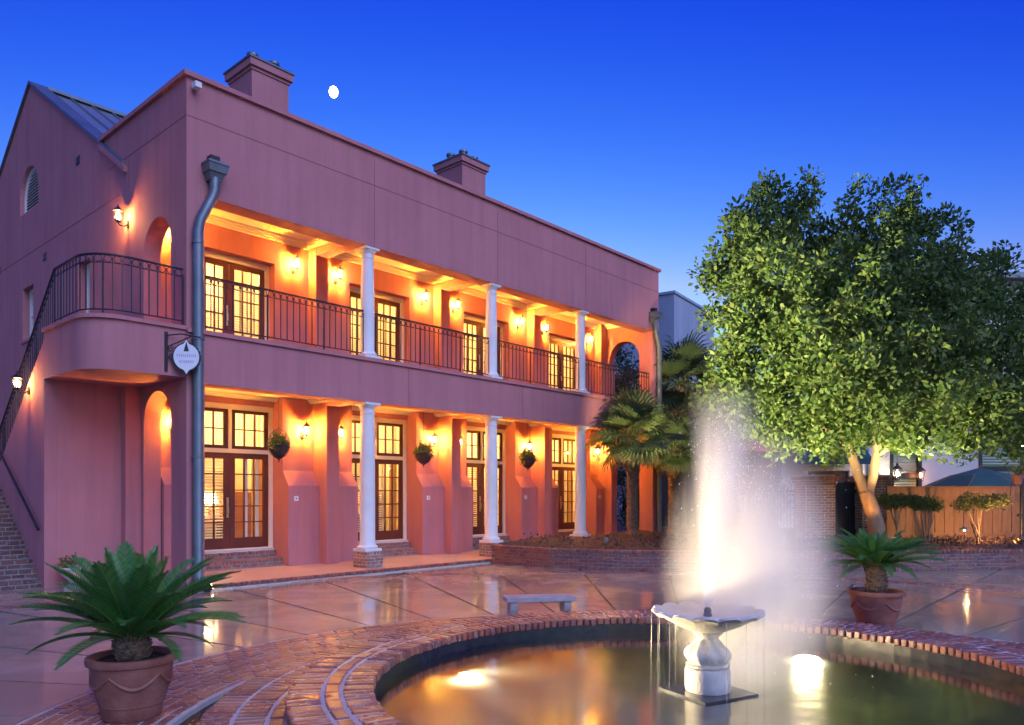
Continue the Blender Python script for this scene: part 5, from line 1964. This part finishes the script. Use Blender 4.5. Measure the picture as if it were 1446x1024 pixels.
# lanterns at the neighbouring house
def hung_lantern(x, y, d, label, wall):
    p = px(x, y, d)
    t = empty('house_lantern', p, A0)
    tag(t, label, 'lantern')
    cg = MB()
    for a in (0.8, 2.37, 3.94, 5.5):
        cg.tube([(0.08 * math.cos(a), 0.08 * math.sin(a), -0.2), (0.15 * math.cos(a), 0.15 * math.sin(a), 0.14)], 0.011, 5)
    cg.lathe([(0.02, -0.24), (0.08, -0.22), (0.09, -0.2), (0.02, -0.2)], 10)
    cg.build('cage', M['iron'], t)
    MB().lathe([(0.17, 0.14), (0.18, 0.15), (0.09, 0.25), (0.03, 0.29), (0.05, 0.33), (0.01, 0.38)], 12).build('hood', M['iron'], t, True)
    MB().lathe([(0.004, -0.1), (0.045, -0.06), (0.045, 0.04), (0.004, 0.09)], 10).build('bulb', M['bulb_red'] if wall else M['bulb'], t, True)
    if wall:
        MB().tube([(0, 0.0, 0.36), (0, 0.12, 0.40), (0, 0.26, 0.30)], 0.014, 6).build('arm', M['iron'], t)
    else:
        MB().tube([(0, 0, 0.36), (0, 0, 0.9)], 0.006, 5).build('chain', M['iron'], t)
    add_light('POINT', 'house_light', (0, 0, 0), 4 if wall else 8, (1.0, 0.4, 0.14) if wall else (1.0, 0.72, 0.4), t, 0.06)


hung_lantern(1300, 671, 26.7, 'iron lantern with amber light on the white house wall', True)
hung_lantern(1267, 669, 26.2, 'bright pendant lantern before the louvred house window', False)


# ------------------------------------------------------------------ garden lighting
def garden_spot(l, d, z, target, watts, col, cone, label, lit=True):
    q = P(l, d)
    t = empty('garden_spotlight', (q.x, q.y, z))
    tag(t, label, 'spotlight', 'garden spotlights')
    dv_ = (Vector(target) - Vector((q.x, q.y, z + 0.2))).normalized()
    b0 = Vector((0, 0, 0.2))
    MB().tube([(0, 0, -0.05), (0, 0, 0.17)], 0.012, 6).build('stake', M['iron'], t)
    hd_ = MB()
    hd_.tube([b0 - dv_ * 0.09, b0 - dv_ * 0.05, b0 + dv_ * 0.055], [0.03, 0.048, 0.052], 12)
    hd_.build('head', M['copper'], t, True)
    MB().tube([b0 + dv_ * 0.056, b0 + dv_ * 0.060], 0.042, 12).build('lens', M['bulb_soft'], t)
    add_light('SPOT', 'garden_beam', b0 + dv_ * 0.09, watts, col, t, 0.04, b0 + dv_ * 2, cone, 0.7)


WARM = (1.0, 0.56, 0.20)
garden_spot(8.45, 18.0, 0.46, px(1228, 660, 18.9), 26, (1.0, 0.46, 0.12), R(70), 'small spotlight aimed up at the forked trunk')
garden_spot(12.3, 18.35, 0.46, px(1350, 720, 20.6), 55, (1.0, 0.48, 0.14), R(120), 'small spotlight washing the plank fence and clipped shrubs')
garden_spot(6.3, 17.7, 0.46, px(1180, 460, 18.5), 260, (1.0, 0.80, 0.42), R(75), 'small spotlight by the planter wall aimed into the tree crown')
garden_spot(8.9, 17.75, 0.46, px(1310, 480, 18.0), 420, (1.0, 0.80, 0.42), R(80), 'small spotlight in the mulch aimed into the fence side of the crown')
garden_spot(2.2, 17.85, 0.46, px(893, 575, 23.2), 520, (1.0, 0.74, 0.36), R(30), 'added spotlight in the mulch brightening the short palmetto')  # extra lamp, added only to brighten the short palmetto

garden_spot(4.6, 17.6, 0.46, px(958, 560, 26.0), 900, (1.0, 0.74, 0.36), R(32), 'added spotlight in the mulch brightening the taller palmettos')  # second extra lamp, put in to lift the taller palmettos

q = P((1362 - 723) / 1075 * 18.1, 18.1)
pth = empty('path_light', (q.x, q.y, 0.42))
tag(pth, 'slim copper path light with orange glow tinted into its stake on the bed edge', 'path light')
MB().tube([(0, 0, -0.05), (0, 0, 0.48)], 0.018, 8).build('stake', M['terracotta'], pth, True)  # terracotta colour stands in for orange lamplight on the stake
MB().lathe([(0.02, 0.47), (0.11, 0.475), (0.09, 0.50), (0.02, 0.54)], 16).build('hood', M['copper'], pth, True)
MB().lathe([(0.004, 0.43), (0.022, 0.44), (0.022, 0.465), (0.004, 0.47)], 10).build('bulb', M['bulb_soft'], pth, True)
add_light('POINT', 'path_glow', (0.05, -0.05, 0.42), 1.2, (1.0, 0.45, 0.15), pth, 0.02)

# floodlight at the foot of the near downpipe
fdl = empty('ground_floodlight', (0.12, -0.55, 0.0))
tag(fdl, 'small black floodlight on the ground at the foot of the downpipe', 'floodlight')
MB().box(-0.05, 0.05, -0.03, 0.03, 0, 0.03).build('bracket', M['black'], fdl)
MB().tube([(0.062, -0.03, 0.10), (-0.06, 0.03, 0.07)], [0.075, 0.055], 14).build('head', M['black'], fdl, True)
MB().tube([(0.064, -0.03, 0.10), (0.072, -0.034, 0.104)], 0.05, 14).build('lens', M['bulb_soft'], fdl)
add_light('SPOT', 'flood_beam', (0.12, -0.06, 0.14), 8000, (1.0, 0.84, 0.46), fdl, 0.06, px(1215, 430, 18.0) - Vector((0.12, -0.55, 0.0)), R(36), 0.8)

# floodlight on the parapet corner
pf_ = empty('parapet_camera', (0.13, -0.002, 9.16))
tag(pf_, 'small white security camera on the parapet at the hotel corner', 'camera')
MB().box(-0.03, 0.03, -0.06, 0.0, -0.03, 0.05).build('bracket', M['plastic'], pf_)
MB().box(-0.06, 0.06, -0.2, -0.061, -0.05, 0.05).build('housing', M['plastic'], pf_)

# moon
mp_ = px(471, 130, 3000.0)
bm = bmesh.new()
bmesh.ops.create_uvsphere(bm, u_segments=32, v_segments=20, radius=1.0)
me = bpy.data.meshes.new('moon')
bm.to_mesh(me)
bm.free()
me.materials.append(M['moon'])
me.polygons.foreach_set('use_smooth', [True] * len(me.polygons))
mo = link('moon', me, None, mp_, (0, 0, A0), (17, 17, 22))
tag(mo, 'bright white moon in the blue dusk sky', 'moon')
